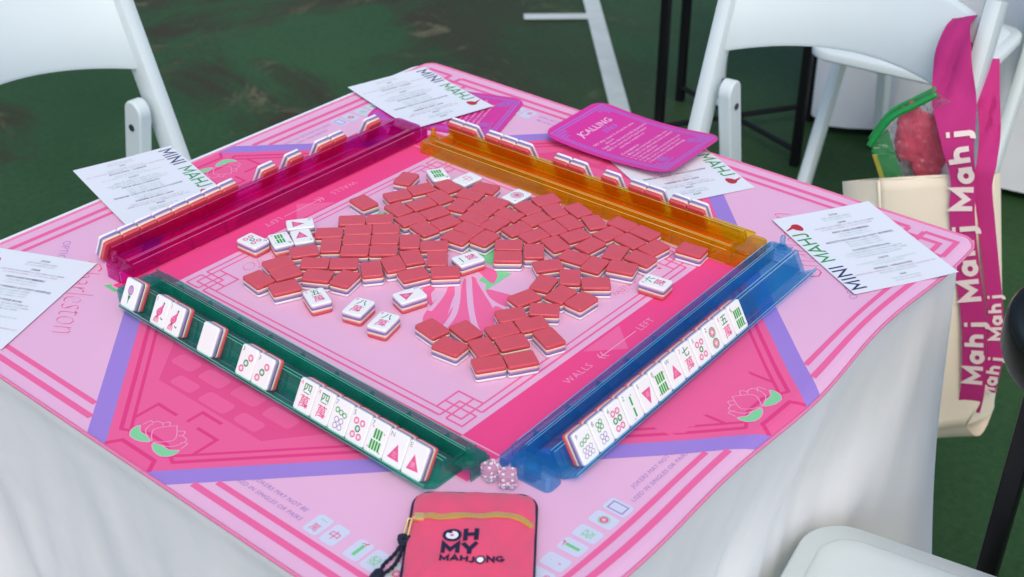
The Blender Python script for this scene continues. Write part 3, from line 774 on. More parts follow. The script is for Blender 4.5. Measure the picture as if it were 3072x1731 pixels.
# ------------------------------------------------------------------ ground
GM = bpy.data.materials.new('painted_court'); GM.use_nodes = True
nt = GM.node_tree; b = nt.nodes['Principled BSDF']; b.inputs['Roughness'].default_value = .62; b.inputs['Specular IOR Level'].default_value = .15
tc = nt.nodes.new('ShaderNodeTexCoord')
def noise(sc, det, rough=.6, vec=None, dist=0):
    n = nt.nodes.new('ShaderNodeTexNoise'); n.inputs['Scale'].default_value = sc; n.inputs['Detail'].default_value = det; n.inputs['Roughness'].default_value = rough; n.inputs['Distortion'].default_value = dist
    nt.links.new(vec or tc.outputs['Object'], n.inputs['Vector']); return n
def ramp(src, stops):
    r = nt.nodes.new('ShaderNodeValToRGB'); e = r.color_ramp.elements
    while len(e) < len(stops): e.new(.5)
    for i, (p, c) in enumerate(stops): e[i].position = p; e[i].color = (*c, 1)
    nt.links.new(src, r.inputs[0]); return r
def mixc(f, a, bb, t='MIX'):
    m = nt.nodes.new('ShaderNodeMix'); m.data_type = 'RGBA'; m.blend_type = t
    nt.links.new(f, m.inputs[0]); nt.links.new(a, m.inputs[6]); nt.links.new(bb, m.inputs[7]); return m.outputs[2]
g1, g2 = (.020, .062, .018), (.031, .086, .028)
base = ramp(noise(1.1, 4).outputs['Fac'], [(.35, g1), (.65, g2)])
dark = ramp(noise(.9, 6, .65).outputs['Fac'], [(0, (.016, .030, .010)), (1, (.058, .044, .022))])
mp = nt.nodes.new('ShaderNodeMapping'); mp.inputs['Scale'].default_value = (1.0, 1.0, 1); mp.inputs['Rotation'].default_value = (0, 0, .6)
nt.links.new(tc.outputs['Object'], mp.inputs['Vector'])
msk = ramp(noise(.75, 7, .68, mp.outputs[0], 1.2).outputs['Fac'], [(.46, (0, 0, 0)), (.56, (1, 1, 1))])
sep = nt.nodes.new('ShaderNodeSeparateXYZ'); nt.links.new(tc.outputs['Object'], sep.inputs[0])
sd = nt.nodes.new('ShaderNodeVectorMath'); sd.operation = 'DOT_PRODUCT'; sd.inputs[1].default_value = (-.747, -.665, 0); nt.links.new(tc.outputs['Object'], sd.inputs[0])
sr = ramp(sd.outputs['Value'], [(0, (0, 0, 0)), (1, (1, 1, 1))])
mrr = nt.nodes.new('ShaderNodeMapRange'); mrr.inputs[1].default_value = -.8; mrr.inputs[2].default_value = .1; mrr.inputs[3].default_value = .12; nt.links.new(sd.outputs['Value'], mrr.inputs[0])
mm_ = nt.nodes.new('ShaderNodeMath'); mm_.operation = 'MULTIPLY'; nt.links.new(msk.outputs[0], mm_.inputs[0]); nt.links.new(mrr.outputs[0], mm_.inputs[1])
c1 = mixc(mm_.outputs[0], base.outputs[0], dark.outputs[0])
wm = ramp(noise(2.6, 9, .72, None, 1.5).outputs['Fac'], [(.56, (0, 0, 0)), (.64, (1, 1, 1))])
wear = nt.nodes.new('ShaderNodeRGB'); wear.outputs[0].default_value = (.20, .19, .10, 1)
wf = nt.nodes.new('ShaderNodeMath'); wf.operation = 'MULTIPLY'; nt.links.new(wm.outputs[0], wf.inputs[0]); nt.links.new(mm_.outputs[0], wf.inputs[1])
wf2 = nt.nodes.new('ShaderNodeMath'); wf2.operation = 'MULTIPLY'; wf2.inputs[1].default_value = .6; nt.links.new(wf.outputs[0], wf2.inputs[0])
c2 = mixc(wf2.outputs[0], c1, wear.outputs[0])
fine = ramp(noise(60, 5, .7).outputs['Fac'], [(.3, (.75, .75, .75)), (.7, (1.2, 1.2, 1.2))])
one = nt.nodes.new('ShaderNodeValue'); one.outputs[0].default_value = 1
c3 = mixc(one.outputs[0], c2, fine.outputs[0], 'MULTIPLY')
nt.links.new(c3, b.inputs['Base Color'])
bp = nt.nodes.new('ShaderNodeBump'); bp.inputs['Strength'].default_value = .4; bp.inputs['Distance'].default_value = .003
nt.links.new(noise(120, 4).outputs['Fac'], bp.inputs['Height']); nt.links.new(bp.outputs[0], b.inputs['Normal'])
bm = bmesh.new(); q = 60
bm.faces.new([bm.verts.new(v) for v in ((-q, -q, 0), (q, -q, 0), (q, q, 0), (-q, q, 0))])
tag(obj('ground', bm, GM), kind='structure')
LM = mat('court_line_paint', (.52, .58, .54), .7, .3, var=.16, vscale=14)
bm = bmesh.new(); d = Vector((.665, -.747, 0)).normalized(); n = Vector((d.y, -d.x, 0))
p0 = Vector((-1.671, 2.517, .004))-d*1.6; p1 = Vector((-1.0405, 1.820, .004))+d*1.3
s = (p1-p0).normalized(); nn = Vector((-s.y, s.x, 0))
bm.faces.new([bm.verts.new(v) for v in (p0+nn*.0265, p0-nn*.0265, p1-nn*.0265, p1+nn*.0265)])
a0, a1 = Vector((-1.730, 2.243, .0045)), Vector((-1.578, 2.374, .0045)); s2 = (a1-a0).normalized(); n2 = Vector((-s2.y, s2.x, 0)); a1 = a1+s2*.012
bm.faces.new([bm.verts.new(v) for v in (a0+n2*.026, a0-n2*.026, a1-n2*.026, a1+n2*.026)])
bmesh.ops.recalc_face_normals(bm, faces=bm.faces)
for f in bm.faces:
    if f.normal.z < 0: f.normal_flip()
tag(obj('court_line', bm, LM), kind='structure')
# ------------------------------------------------------------------ printed cards
PAPER = mat('card_paper', (.80, .83, .85), .55, .3)
P_NAVY = mat('print_navy', lin((28, 34, 92)), .5); P_GRN = mat('print_green', lin((20, 150, 62)), .5); P_RED = mat('print_red', lin((190, 28, 40)), .5)
P_TXT = mat('print_text', lin((120, 128, 150)), .5); P_TXT2 = mat('print_text_green', lin((140, 190, 160)), .5); P_TXT3 = mat('print_text_red', lin((205, 150, 165)), .5)
P_HEAD = mat('print_heading', lin((62, 70, 105)), .5)
BODY = [('h', '2024'), ('a', '222 0000 2222 2222'), ('b', '22 000 NEWS 2222'), ('h', '2468'), ('a', '222 444 6666 8888 or 222 444 6666 8888'), ('b', '22 4444 66 8888 or 22 44 666 8888'),
        ('h', 'ANY LIKE NUMBERS'), ('a', '1111 FF 1111 FF 11'), ('b', '11 DD 111 DDD 1111'), ('h', 'ADDITION HANDS (LUCKY SEVENS)'), ('a', 'FF 1111 + 6666 = 7777'), ('b', 'FF 2222 + 5555 = 7777'), ('a', 'FF 3333 + 4444 = 7777'),
        ('h', 'CONSECUTIVE RUN'), ('a', '11 22 333 44 555 or 55 666 77 888 99'), ('b', '111 2222 333 4444 or 555 6666 777 8888'), ('a', '1111 22 3333 or 5555 66 7777'), ('h', '13579'), ('a', '11 333 5555 777 99 or 11 33 5555 77 99'), ('b', '111 33 5555 FF 7777'),
        ('h', 'WINDS - DRAGONS'), ('a', 'NNNN EEE WWW SSSS or NNN EEEE WWWW SSS'), ('b', 'FF DDDD NEWS DDDD'), ('h', '369'), ('a', '333 666 9999 3333'), ('b', '33 66 99 666 999')]
def sheet(name, w, h, r, th, M, bend, mats, draw, label, cat, group):
    """thin printed sheet; bend(x, y) gives its lift"""
    bm = bmesh.new()
    pts = rrect(w, h, r, 5) if r else [(-w/2, -h/2), (w/2, -h/2), (w/2, h/2), (-w/2, h/2)]
    f = lambda x, y, z: (x, y, z)
    p = Pen(bm, f)
    p.faces(pts, [tuple(range(len(pts)))], 0, 0)
    draw(p)
    for k in range(-4, 5):
        for co, no in (((w*k/9, 0, 0), (1, 0, 0)), ((0, h*k/9, 0), (0, 1, 0))):
            g = [q for q in bm.faces if min(v.co.dot(Vector(no)) for v in q.verts) < Vector(co).dot(Vector(no)) < max(v.co.dot(Vector(no)) for v in q.verts)]
            bmesh.ops.bisect_plane(bm, geom=g+list({e for q in g for e in q.edges})+list({v for q in g for v in q.verts}), dist=1e-6, plane_co=co, plane_no=no)
    # back side and rim
    top = [q for q in bm.faces if q.material_index == 0 and abs(sum(v.co.z for v in q.verts)) < 1e-6]
    vm = {}
    bd = [e for e in {e for q in top for e in q.edges} if len([q for q in e.link_faces]) == 1]
    for q in top:
        vs = []
        for v in q.verts:
            if v not in vm: vm[v] = bm.verts.new((v.co.x, v.co.y, -th/.05))
            vs.append(vm[v])
        bm.faces.new(vs[::-1]).material_index = 0
    for e in bd:
        a, b = e.verts
        try: bm.faces.new((b, a, vm[a], vm[b])).material_index = 0
        except ValueError: pass
    bmesh.ops.recalc_face_normals(bm, faces=[q for q in bm.faces if q.material_index == 0 and min(v.co.z for v in q.verts) < -1e-6])
    for v in bm.verts: v.co = (v.co.x*mm, v.co.y*mm, (bend(v.co.x, v.co.y)+(v.co.z*.05 if v.co.z <= 0 else .03+v.co.z*.09))*mm)
    o = obj(name, bm, mats); o.matrix_world = M
    tag(o, label, cat, group); return o
def draw_sheet(p):
    def up(mi):      # letters read upwards along the left edge
        return lambda P_, w_, i_: p.line([(-b_, a_) for a_, b_ in P_], w_, mi, 1+.15*i_)
    strokes(up(1), 'MINI', -76, 42, 17, 2.5, .95, .2)
    strokes(up(2), 'MAHJ', -17, 42, 17, 2.4, .98, .13)
    p.poly(smooth_curve([(-42, 50), (-39, 56), (-41, 64), (-47, 65), (-51, 60), (-48, 53)], 4, True), 3, 1)
    p.poly([(-48, 63), (-50, 57), (-59, 54), (-60, 55)], 3, 1.4)
    y = 74
    for i, (k, s) in enumerate(BODY):
        if k == 'h': y -= 3.6; p.text(s, 8, y-1, 4.9, 7, 1, align='CENTER', bold=.02, res=1, space=1.05); y -= 5.2
        else: p.text(s, 8, y-1, 4.1, 4 if k == 'a' and i % 3 else (6 if i % 4 == 1 else 5), 1, align='CENTER', res=1, space=1.05); y -= 4.6
SM = [PAPER, P_NAVY, P_GRN, P_RED, P_TXT, P_TXT2, P_TXT3, P_HEAD]
def card_frame(blx, bly, ang, w, h, z):
    """bottom left corner and reading direction (deg)"""
    a = R(ang); X = Vector((math.cos(a), math.sin(a), 0)); Y = Vector((-math.sin(a), math.cos(a), 0))
    c = (Vector((blx, bly, 0))+X*w/2+Y*h/2)*mm+Vector((0, 0, TZ+z*mm)); return fr(X, Y, Vector((0, 0, 1)), c)
SW, SH = 123, 166
flat = lambda x, y: 0
G5 = 'white printed rule sheets on the mat'
sheet('printed_sheet', SW, SH, 0, .3, card_frame(349, 222, 59.4, SW, SH, 2.6), lambda x, y: .8*((y/83)**2) + 1.4*max(0, x/61)**2, SM, draw_sheet, 'white rule sheet with a red chilli reaching over the right hand corner of the mat', 'printed sheet', G5)
sheet('printed_sheet', SW, SH, 0, .3, card_frame(-334, -427, 23.6, SW, SH, 2.6), flat, SM, draw_sheet, 'white rule sheet lying across the left corner of the mat, cut by the picture edge', 'printed sheet', G5)
sheet('printed_sheet', SW, SH, 0, .3, card_frame(-461, 2, -104.5, SW, SH, 3.0), lambda x, y: .02*max(0, x)+1.5*(max(0, y)/83)**2, SM, draw_sheet, 'white rule sheet sticking out past the table edge behind the long magenta run', 'printed sheet', G5)
sheet('printed_sheet', SW, SH, 0, .3, card_frame(-390, 384, -104.5, SW, SH, 5.0), lambda x, y: 3.5*sstep(-10, 40, y)*0+1.2*(y/83)**2, SM, draw_sheet, 'white rule sheet lying on a magenta card at the far corner of the mat', 'printed sheet', G5)
sheet('printed_sheet', SW, SH, 0, .3, card_frame(3, 441, -117.5, SW, SH, 2.2), flat, SM, draw_sheet, 'white rule sheet half covered by the curved magenta calling card', 'printed sheet', G5)
CMAG = mat('card_magenta', alb((212, 44, 158)), .45, .4)
C_PUR = mat('card_lilac_print', alb((150, 128, 232)), .5); C_WHT = mat('card_white_print', alb((246, 210, 240)), .5)
def draw_card(p):
    for d, w in ((9, 1.5), (13, 1.3)):
        x, y = 65-d, 92-d
        p.line([(-x, -y), (x, -y), (x, y), (-x, y)], w, 1, 1, True)
    for sx in (-1, 1):
        for sy in (-1, 1):
            for (a, b, c, d) in ((12, 18, 28, 18), (18, 12, 18, 28), (12, 23, 23, 23), (23, 12, 23, 23), (28, 12, 28, 23), (12, 28, 23, 28)):
                p.line([(sx*(65-a), sy*(92-b)), (sx*(65-c), sy*(92-d))], .9, 1, 1.3+.1*(a == b)+.05*(a > 18))
    for x in (-30, 36):
        for i in range(6):
            a = 2*PI*i/6; p.ring(x+4*math.cos(a), -63+4*math.sin(a), 2.6, .8, 1, 1.6+.1*i, 8)
        p.line([(x-6, -72), (x+8, -72), (x+8, -68)], 1, 1, 2.4)
    p.text('CALLING', 0, 49, 15, 2, 1, align='CENTER', bold=.004, space=1.05)
    p.line(smooth_curve([(-36, 46), (-33, 52), (-33, 60)], 4), 1.8, 2, 1)
    p.text('tiles', 8, 35, 17, 1, 1, align='CENTER', bold=-.008, shear=.35)
    y = 24
    for t_ in ('TIPS: Wait. Stand. Don\'t say the name', 'discard.', 'TAKE: Once the hand is fully discarded for', 'CALL: to exact tile for Pung, Kong or', 'exposing a complete set.', '', 'Consequence', '1. Must expose the hand to declare play', '2. Hand is not called until a tile is named', '3. Can not play alone', '4. Expose a complete set from the rack', '5. No need to expose for the hand', '6. Remember to declare mahjongg'):
        if t_: p.text(t_, -46 if t_[0] in 'TC123456' else -30, y, 5.2 if t_ != 'Consequence' else 6.4, 2, 1, bold=.012, shear=.1 if t_ != 'Consequence' else .35, res=1, space=1.08)
        y -= 6.6
CARDM = [CMAG, C_PUR, C_WHT]
a = R(92.5)
M = fr((math.cos(a), math.sin(a), 0), (-math.sin(a), math.cos(a), 0), (0, 0, 1), (-.027, .369, TZ+.0045))
sheet('instruction_card', 130, 184, 21, .5, M, lambda x, y: 7*(abs(y)/92)**2.0+4, CARDM, draw_card, 'curved magenta card headed CALLING lying behind the amber rack', 'instruction card', 'magenta instruction cards')
a = R(111)
M = fr((math.cos(a), math.sin(a), 0), (-math.sin(a), math.cos(a), 0), (0, 0, 1), (-.275, .301, TZ+.0024))
sheet('instruction_card', 130, 180, 21, .5, M, lambda x, y: 0, CARDM, draw_card, 'magenta card mostly hidden beneath the white rule sheet at the far corner', 'instruction card', 'magenta instruction cards')

# ------------------------------------------------------------------ dice
DICE = bpy.data.materials.new('pink_clear_resin'); DICE.use_nodes = True
b = DICE.node_tree.nodes['Principled BSDF']; b.inputs['Base Color'].default_value = (.97, .72, .82, 1); b.inputs['Roughness'].default_value = .04
b.inputs['Transmission Weight'].default_value = .85; b.inputs['IOR'].default_value = 1.3
PIP = mat('white_pip', (.9, .9, .9), .4)
def die(x, y, rz, faces, label):
    S = 15*mm
    t = empty('die', (x*mm, y*mm, TZ+.0012), R(rz), label, 'die', 'clear pink dice')
    bm = bmesh.new(); bmesh.ops.create_cube(bm, size=S)
    bmesh.ops.bevel(bm, geom=list(bm.edges), offset=.0034, segments=5, affect='EDGES', profile=.6)
    for v in bm.verts: v.co = v.co*.62+v.co.normalized()*min(v.co.length, S*.62)*.38; v.co.z += S/2
    me = bpy.data.meshes.new('die_body'); o = obj('die_body', bm, DICE, t, True)
    L_ = {1: [(0, 0)], 2: [(-1, 1), (1, -1)], 3: [(-1, 1), (0, 0), (1, -1)], 4: [(-1, -1), (1, 1), (-1, 1), (1, -1)], 5: [(-1, -1), (1, 1), (-1, 1), (1, -1), (0, 0)], 6: [(-1, -1), (-1, 0), (-1, 1), (1, -1), (1, 0), (1, 1)]}
    dirs = ((0, 0, 1), (0, -1, 0), (1, 0, 0), (-1, 0, 0), (0, 1, 0))
    for d, n in zip(dirs, faces):
        d = Vector(d); q = d.to_track_quat('Z', 'Y').to_matrix().to_4x4()
        for (u, v) in L_[n]:
            bm = bmesh.new(); bmesh.ops.create_uvsphere(bm, u_segments=10, v_segments=6, radius=1.55*mm)
            for w in bm.verts: w.co.z *= .35; w.co = q @ (w.co+Vector((u*3.6*mm, v*3.6*mm, S/2*.965*(1-.012*(u*u+v*v))))); w.co.z += S/2
            obj('pip', bm, PIP, t, True)
die(252, -224, 70, (5, 6, 1, 2, 3), 'clear pink die with five pips up, left one beside the green rack')
die(268.5, -222.5, 38, (4, 5, 3, 2, 1), 'clear pink die with four pips up, right one beside the blue rack')

# ------------------------------------------------------------------ pouch
PO = mat('pouch_coral_nylon', alb((229, 82, 120)), .55, .35, bump=.25, bscale=1500, sheen=.2)
PN = mat('pouch_navy_trim', lin((34, 36, 66)), .6, .3)
GOLD = mat('zip_gold', (.86, .62, .24), .32, metal=.55)
ZT = mat('zip_tape', lin((205, 150, 50)), .6)
a = R(37.2)
X = Vector((math.cos(a), math.sin(a), 0)); Y = Vector((-math.sin(a), math.cos(a), 0))
PW, PH = 97, 122
tlc = Vector((221, -281, 0)); cc = tlc+X*(PW/2)-Y*(PH/2)
t = empty('zip_pouch', M=fr(X, Y, (0, 0, 1), cc*mm+Vector((0, 0, TZ+.001))), label='small coral zip pouch with navy edge and OH MY MAHJONG lettering', cat='pouch')
def pz(x, y):
    u, v = abs(x)/(PW/2), abs(y)/(PH/2)
    e = max(0, 1-(max(u, v)**5*.6+min(1, (u**6+v**6))*.4))
    return 5+9.5*e**.6 + 1.1*math.sin(x*.11+1)*math.cos(y*.085) + .55*math.sin(x*.22+y*.13)+.35*math.sin(x*.4-y*.19)*min(1, u*1.3)
def rc(x, y, w, h, r):
    return (x, y)
bm = bmesh.new()
levels = []
for k in range(13):
    s_ = k/12
    levels.append(s_)
ringsP = []
def dense(P, step=4):
    o = []
    for i in range(len(P)):
        a_, b_ = Vector(P[i]), Vector(P[(i+1) % len(P)]); n_ = max(1, int((b_-a_).length/step))
        o += [tuple(a_+(b_-a_)*k/n_) for k in range(n_)]
    return o
base = dense(rrect(PW, PH, 15, 8)); base2 = dense(rrect(PW, PH, 15, 8))
for z in (1.0, 3.5, 5.5): ringsP.append([(x*mm, y*mm, z*mm) for x, y in (base if z > 1 else [(x*.95, y*.95) for x, y in base])])
for s_ in (.985, .96, .93, .89, .85, .8, .75, .7, .65, .6, .55, .5, .45, .4, .35, .3, .25, .2, .12):
    ringsP.append([(x*s_*mm, y*s_*mm, (pz(x*s_, y*s_)+.5)*mm) for x, y in base])
loft(bm, ringsP)
obj('pouch_body', bm, PO, t, True)
bm = bmesh.new(); tube(bm, [(x*mm*1.004, y*mm*1.004, 5.2*mm) for x, y in rrect(PW, PH, 15, 8)], 1.3*mm, 8, closed=True)
obj('navy_piping', bm, PN, t, True)
bm = bmesh.new()       # navy side gusset
b2_ = rrect(PW+2.4, PH+2.4, 16, 8)
loft(bm, [[(x*.985*mm, y*.985*mm, 0) for x, y in b2_], [(x*mm, y*mm, 2*mm) for x, y in b2_], [(x*.998*mm, y*.998*mm, 5*mm) for x, y in b2_]], True, True)
obj('navy_gusset', bm, PN, t, True)
PXY = lambda x, y, z: (x*mm, y*mm, (pz(x, y)+1.0+z*.14)*mm)
zy = lambda x: PH/2-37+1.9*math.sin((x+8)/15)*(1 if x > -30 else .6)-(max(0, x-38)*.55)
bm = bmesh.new(); pn = Pen(bm, PXY)
xs = [-44+k*1.0 for k in range(91)]
pn.line([(x, zy(x)) for x in xs], 6.4, 0, 0)
obj('zip_tape', bm, ZT, t, True)
bm = bmesh.new()
for i, x in enumerate([-40+k*1.25 for k in range(69)]):
    y = zy(x); z = pz(x, y)+.9
    box(bm, (x-.42)*mm, (x+.42)*mm, (y-2.2)*mm, (y+2.2)*mm, (z-.2)*mm, (z+.75)*mm)
obj('zip_teeth', bm, GOLD, t)
ob_ = bmesh.new()
x0 = -41; y0 = zy(x0)
bm = ob_; box(bm, (x0-4)*mm, (x0+4)*mm, (y0-3.6)*mm, (y0+3.6)*mm, (pz(x0, y0)+.9)*mm, (pz(x0, y0)+3.6)*mm, bev=.8*mm); zs = obj('zip_slider', bm, GOLD, t, True, angle=40)
bm = bmesh.new()
tube(bm, smooth_curve([((x0-2)*mm, (y0-1)*mm, 14*mm), ((x0-5)*mm, (y0-4)*mm, 15*mm), ((x0-7.5)*mm, (y0-17)*mm, 8*mm), ((x0-9)*mm, (y0-19)*mm, 7*mm), ((x0-11)*mm, (y0-16)*mm, 8*mm), ((x0-8)*mm, (y0-4)*mm, 14.6*mm)], 5), .9*mm, 8, closed=True)
obj('zip_pull', bm, GOLD, t, True)
CORD = mat('navy_cord', lin((14, 24, 44)), .7)
def cord(pts, r=1.0):
    P = [Vector(p)*mm for p in smooth_curve(pts, 14)]
    bm = bmesh.new()
    for ph in (0, PI):
        Q = []
        for i, p in enumerate(P):
            tt = (P[min(i+1, len(P)-1)]-P[max(i-1, 0)]).normalized(); s1 = tt.cross(Vector((0, 0, 1))).normalized(); s2_ = tt.cross(s1)
            aa = i*.62+ph; Q.append(p+(s1*math.cos(aa)+s2_*math.sin(aa))*r*.75*mm)
        tube(bm, Q, r*mm, 6)
    return bm
k0 = (x0-9.5, y0-18.5, 7.5)
obj('cord_knot', cord([(k0[0]+1, k0[1]+2, 8), (k0[0]-3, k0[1]+1, 8.5), (k0[0]-2, k0[1]-3, 7), (k0[0]+2, k0[1]-4, 6), (k0[0]+3, k0[1], 9), (k0[0]-1, k0[1]-6, 6)], 1.5), CORD, t, True)
obj('cord', cord([k0, (k0[0]-6, k0[1]-12, 3.4), (k0[0]-13, k0[1]-23, 2.6), (k0[0]-15, k0[1]-34, 3)]), CORD, t, True)
obj('cord', cord([k0, (k0[0]-2, k0[1]-13, 3.4), (k0[0]-6, k0[1]-25, 2.6), (k0[0]-13, k0[1]-34, 3)]), CORD, t, True)
bm = bmesh.new(); A = Vector((k0[0]-14, k0[1]-32, 5))*mm; B = Vector((k0[0]-19, k0[1]-47, 5))*mm
tube(bm, [A, A.lerp(B, .15), A.lerp(B, .5), A.lerp(B, .85), B], [2.6*mm, 4.4*mm, 5*mm, 4.6*mm, 3*mm], 14); obj('cord_stopper', bm, CORD, t, True)
obj('cord_end', cord([(k0[0]-19, k0[1]-46, 4), (k0[0]-25, k0[1]-56, 3), (k0[0]-36, k0[1]-64, 2.6)], 1.3), CORD, t, True)
bm = bmesh.new(); pn = Pen(bm, PXY)
lx, ly = -21, PH/2-37
pn.disc(lx+7.2, ly-21.6, 7.2, 1, 1, 28); pn.disc(lx+7.2, ly-21.6, 4.7, 2, 1.6, 24); pn.disc(lx+7.2, ly-21.6, 1.4, 0, 2.2, 12)
ln = lambda pts, w, i: pn.line(pts, w, 1, 1+.25*i)
strokes(ln, 'H', lx+16.4, ly-28, 12.6, 3.5, 1.0)
strokes(ln, 'M', lx+.6, ly-41.6, 11.2, 3.3, 1.15); strokes(ln, 'Y', lx+15.5, ly-41.6, 11.2, 3.4, 1.15)
x_ = strokes(ln, 'MAHJ', lx, ly-49.8, 5.8, 1.7, 1.15, .2)
pn.disc(x_+3.2, ly-47, 3.9, 1, 1, 20); pn.disc(x_+3.2, ly-47, 2.5, 2, 1.5, 16)
strokes(ln, 'NG', x_+8, ly-49.8, 5.8, 1.7, 1.15, .2)
obj('lettering', bm, [PO, PN, PIP], t)

# ------------------------------------------------------------------ folding chairs
RESIN = mat('white_resin', (.68, .76, .745), .38, .5, var=.03, vscale=8, bump=.04, bscale=300)
SCREW = mat('chair_bolt', (.03, .03, .035), .5)
def bevobj(name, bm, m, t, w=.004):
    o = obj(name, bm, m, t, True, angle=40)
    return o
def slab_path(bm, pts, wx, wy, bev=.006):
    """bar of rectangular section through pts in the yz plane at given x; pts (x, y, z)"""
    P = [Vector(p) for p in pts]; rings = []
    for i, p in enumerate(P):
        tt = (P[min(i+1, len(P)-1)]-P[max(i-1, 0)]).normalized()
        n = Vector((0, tt.z, -tt.y)).normalized()
        rings.append([p+Vector((1, 0, 0))*a+n*b for a, b in rrect(wx, wy, bev, 2)])
    loft(bm, rings)
def chair(f, origin, label, seat_h=.45, back=True, cream=False):
    """origin: ground point under the top of the backrest centre; f: facing direction"""
    f = Vector((f[0], f[1], 0)).normalized(); Xc = f.cross(Vector((0, 0, 1)))
    t = empty('folding_chair', M=fr(Xc, f, (0, 0, 1), Vector((origin[0], origin[1], 0))), label=label, cat='folding chair', group='white resin folding chairs')
    for s in (-1, 1):
        x = s*.197
        up = [(x, 0+.0, .815), (x, .004, .80), (x, .060, .655), (x, .134, .46), (x, .21, .30), (x, .36, 0)]
        bm = bmesh.new(); slab_path(bm, [(a, b_, c_) for a, b_, c_ in [(x, -.003, .822)]+up[1:]], .026, .046, .009); bmesh.ops.recalc_face_normals(bm, faces=bm.faces)
        bevobj('back_upright', bm, RESIN, t)
        xi = s*.162
        bm = bmesh.new()
        A = Vector((xi, .074, .645)); B = Vector((xi, -.075, 0)); d = (A-B).normalized(); n = Vector((0, d.z, -d.y))
        prof = [B+n*.020, B-n*.020, A-n*.020-d*.02] + [A-d*.02+(d*math.sin(R(a_))-n*math.cos(R(a_)))*.020 for a_ in range(15, 180, 15)] + [A+n*.020-d*.02]
        loft(bm, [[p+Vector((s*.011*q, 0, 0)) for p in prof] for q in (-1, 1)])
        bmesh.ops.recalc_face_normals(bm, faces=bm.faces)
        o = bevobj('rear_leg', bm, RESIN, t)
        mb = o.modifiers.new('bevel', 'BEVEL'); mb.width = .003; mb.segments = 2; mb.limit_method = 'ANGLE'
        bm = bmesh.new(); c_ = A-d*.045
        tube(bm, [(xi-s*.0115, c_.y, c_.z), (xi-s*.0135, c_.y, c_.z)], .0055, 12); obj('bolt', bm, SCREW, t, True, angle=40)
        bm = bmesh.new(); tube(bm, [(xi+s*.0115, c_.y, c_.z), (x-s*.0135, c_.y, c_.z)], .006, 10); obj('pivot_pin', bm, RESIN, t, True, angle=40)
    # backrest: curved board
    bm = bmesh.new(); n = 22; rings = []
    for i in range(n+1):
        u = -1+2*i/n; x = u*.186; sag = .050*(1-u*u)
        zb = .682+.020*(1-u*u); zt = .792+.026*(1-u*u)
        yb = (.815-zb)*.384-.004; yt = (.815-zt)*.384-.004
        r = []
        for (w, k) in ((-.5, 0), (.5, 0), (.5, 1), (-.5, 1)):
            pass
        th = .009
        pts = [(th*.5, 0.0), (th, .05), (th, .95), (th*.5, 1.0), (-th*.5, 1.0), (-th, .95), (-th, .05), (-th*.5, 0)]
        for a_, k in pts: r.append((x, yb+(yt-yb)*k-sag+a_, zb+(zt-zb)*k))
        rings.append(r)
    loft(bm, rings); bmesh.ops.recalc_face_normals(bm, faces=bm.faces); obj('backrest', bm, RESIN, t, True, angle=50)
    # seat
    bm = bmesh.new(); cy = .105+.19
    S = lambda w, h, r, z: [(x, cy+y, z) for x, y in rrect(w, h, r, 8)]
    loft(bm, [S(.340, .366, .05, seat_h-.022), S(.350, .376, .052, seat_h-.018), S(.350, .376, .052, seat_h-.004), S(.343, .369, .05, seat_h)])
    obj('seat_frame', bm, RESIN, t, True, angle=50)
    bm = bmesh.new()
    loft(bm, [S(.305, .331, .04, seat_h+.0005), S(.303, .329, .04, seat_h+.002), S(.292, .318, .036, seat_h+.005), S(.26, .286, .03, seat_h+.0065)])
    obj('seat_pad', bm, RESIN, t, True, angle=60)
    return t
# right hand one: left top (-134, 713), right top (190, 939)
cA = chair((.10, -.994), (-.006, .918), 'white folding chair at the far right with the tote bag hung on it')
cL = chair((1, -.02), (-.886, .030), 'white folding chair at the left edge of the picture behind the magenta rack')
cB = chair((.087, -.996), (-.24, 2.0), 'white folding chair standing between the bag chair and the second table')
cD = chair((-.985, -.17), (.385+.463, .012+.125), 'white folding chair at the bottom right, only its rounded seat in view')
cC = chair((.5, -.87), (-.98, 2.62), 'white folding chair far behind, one foot showing beyond the stool')

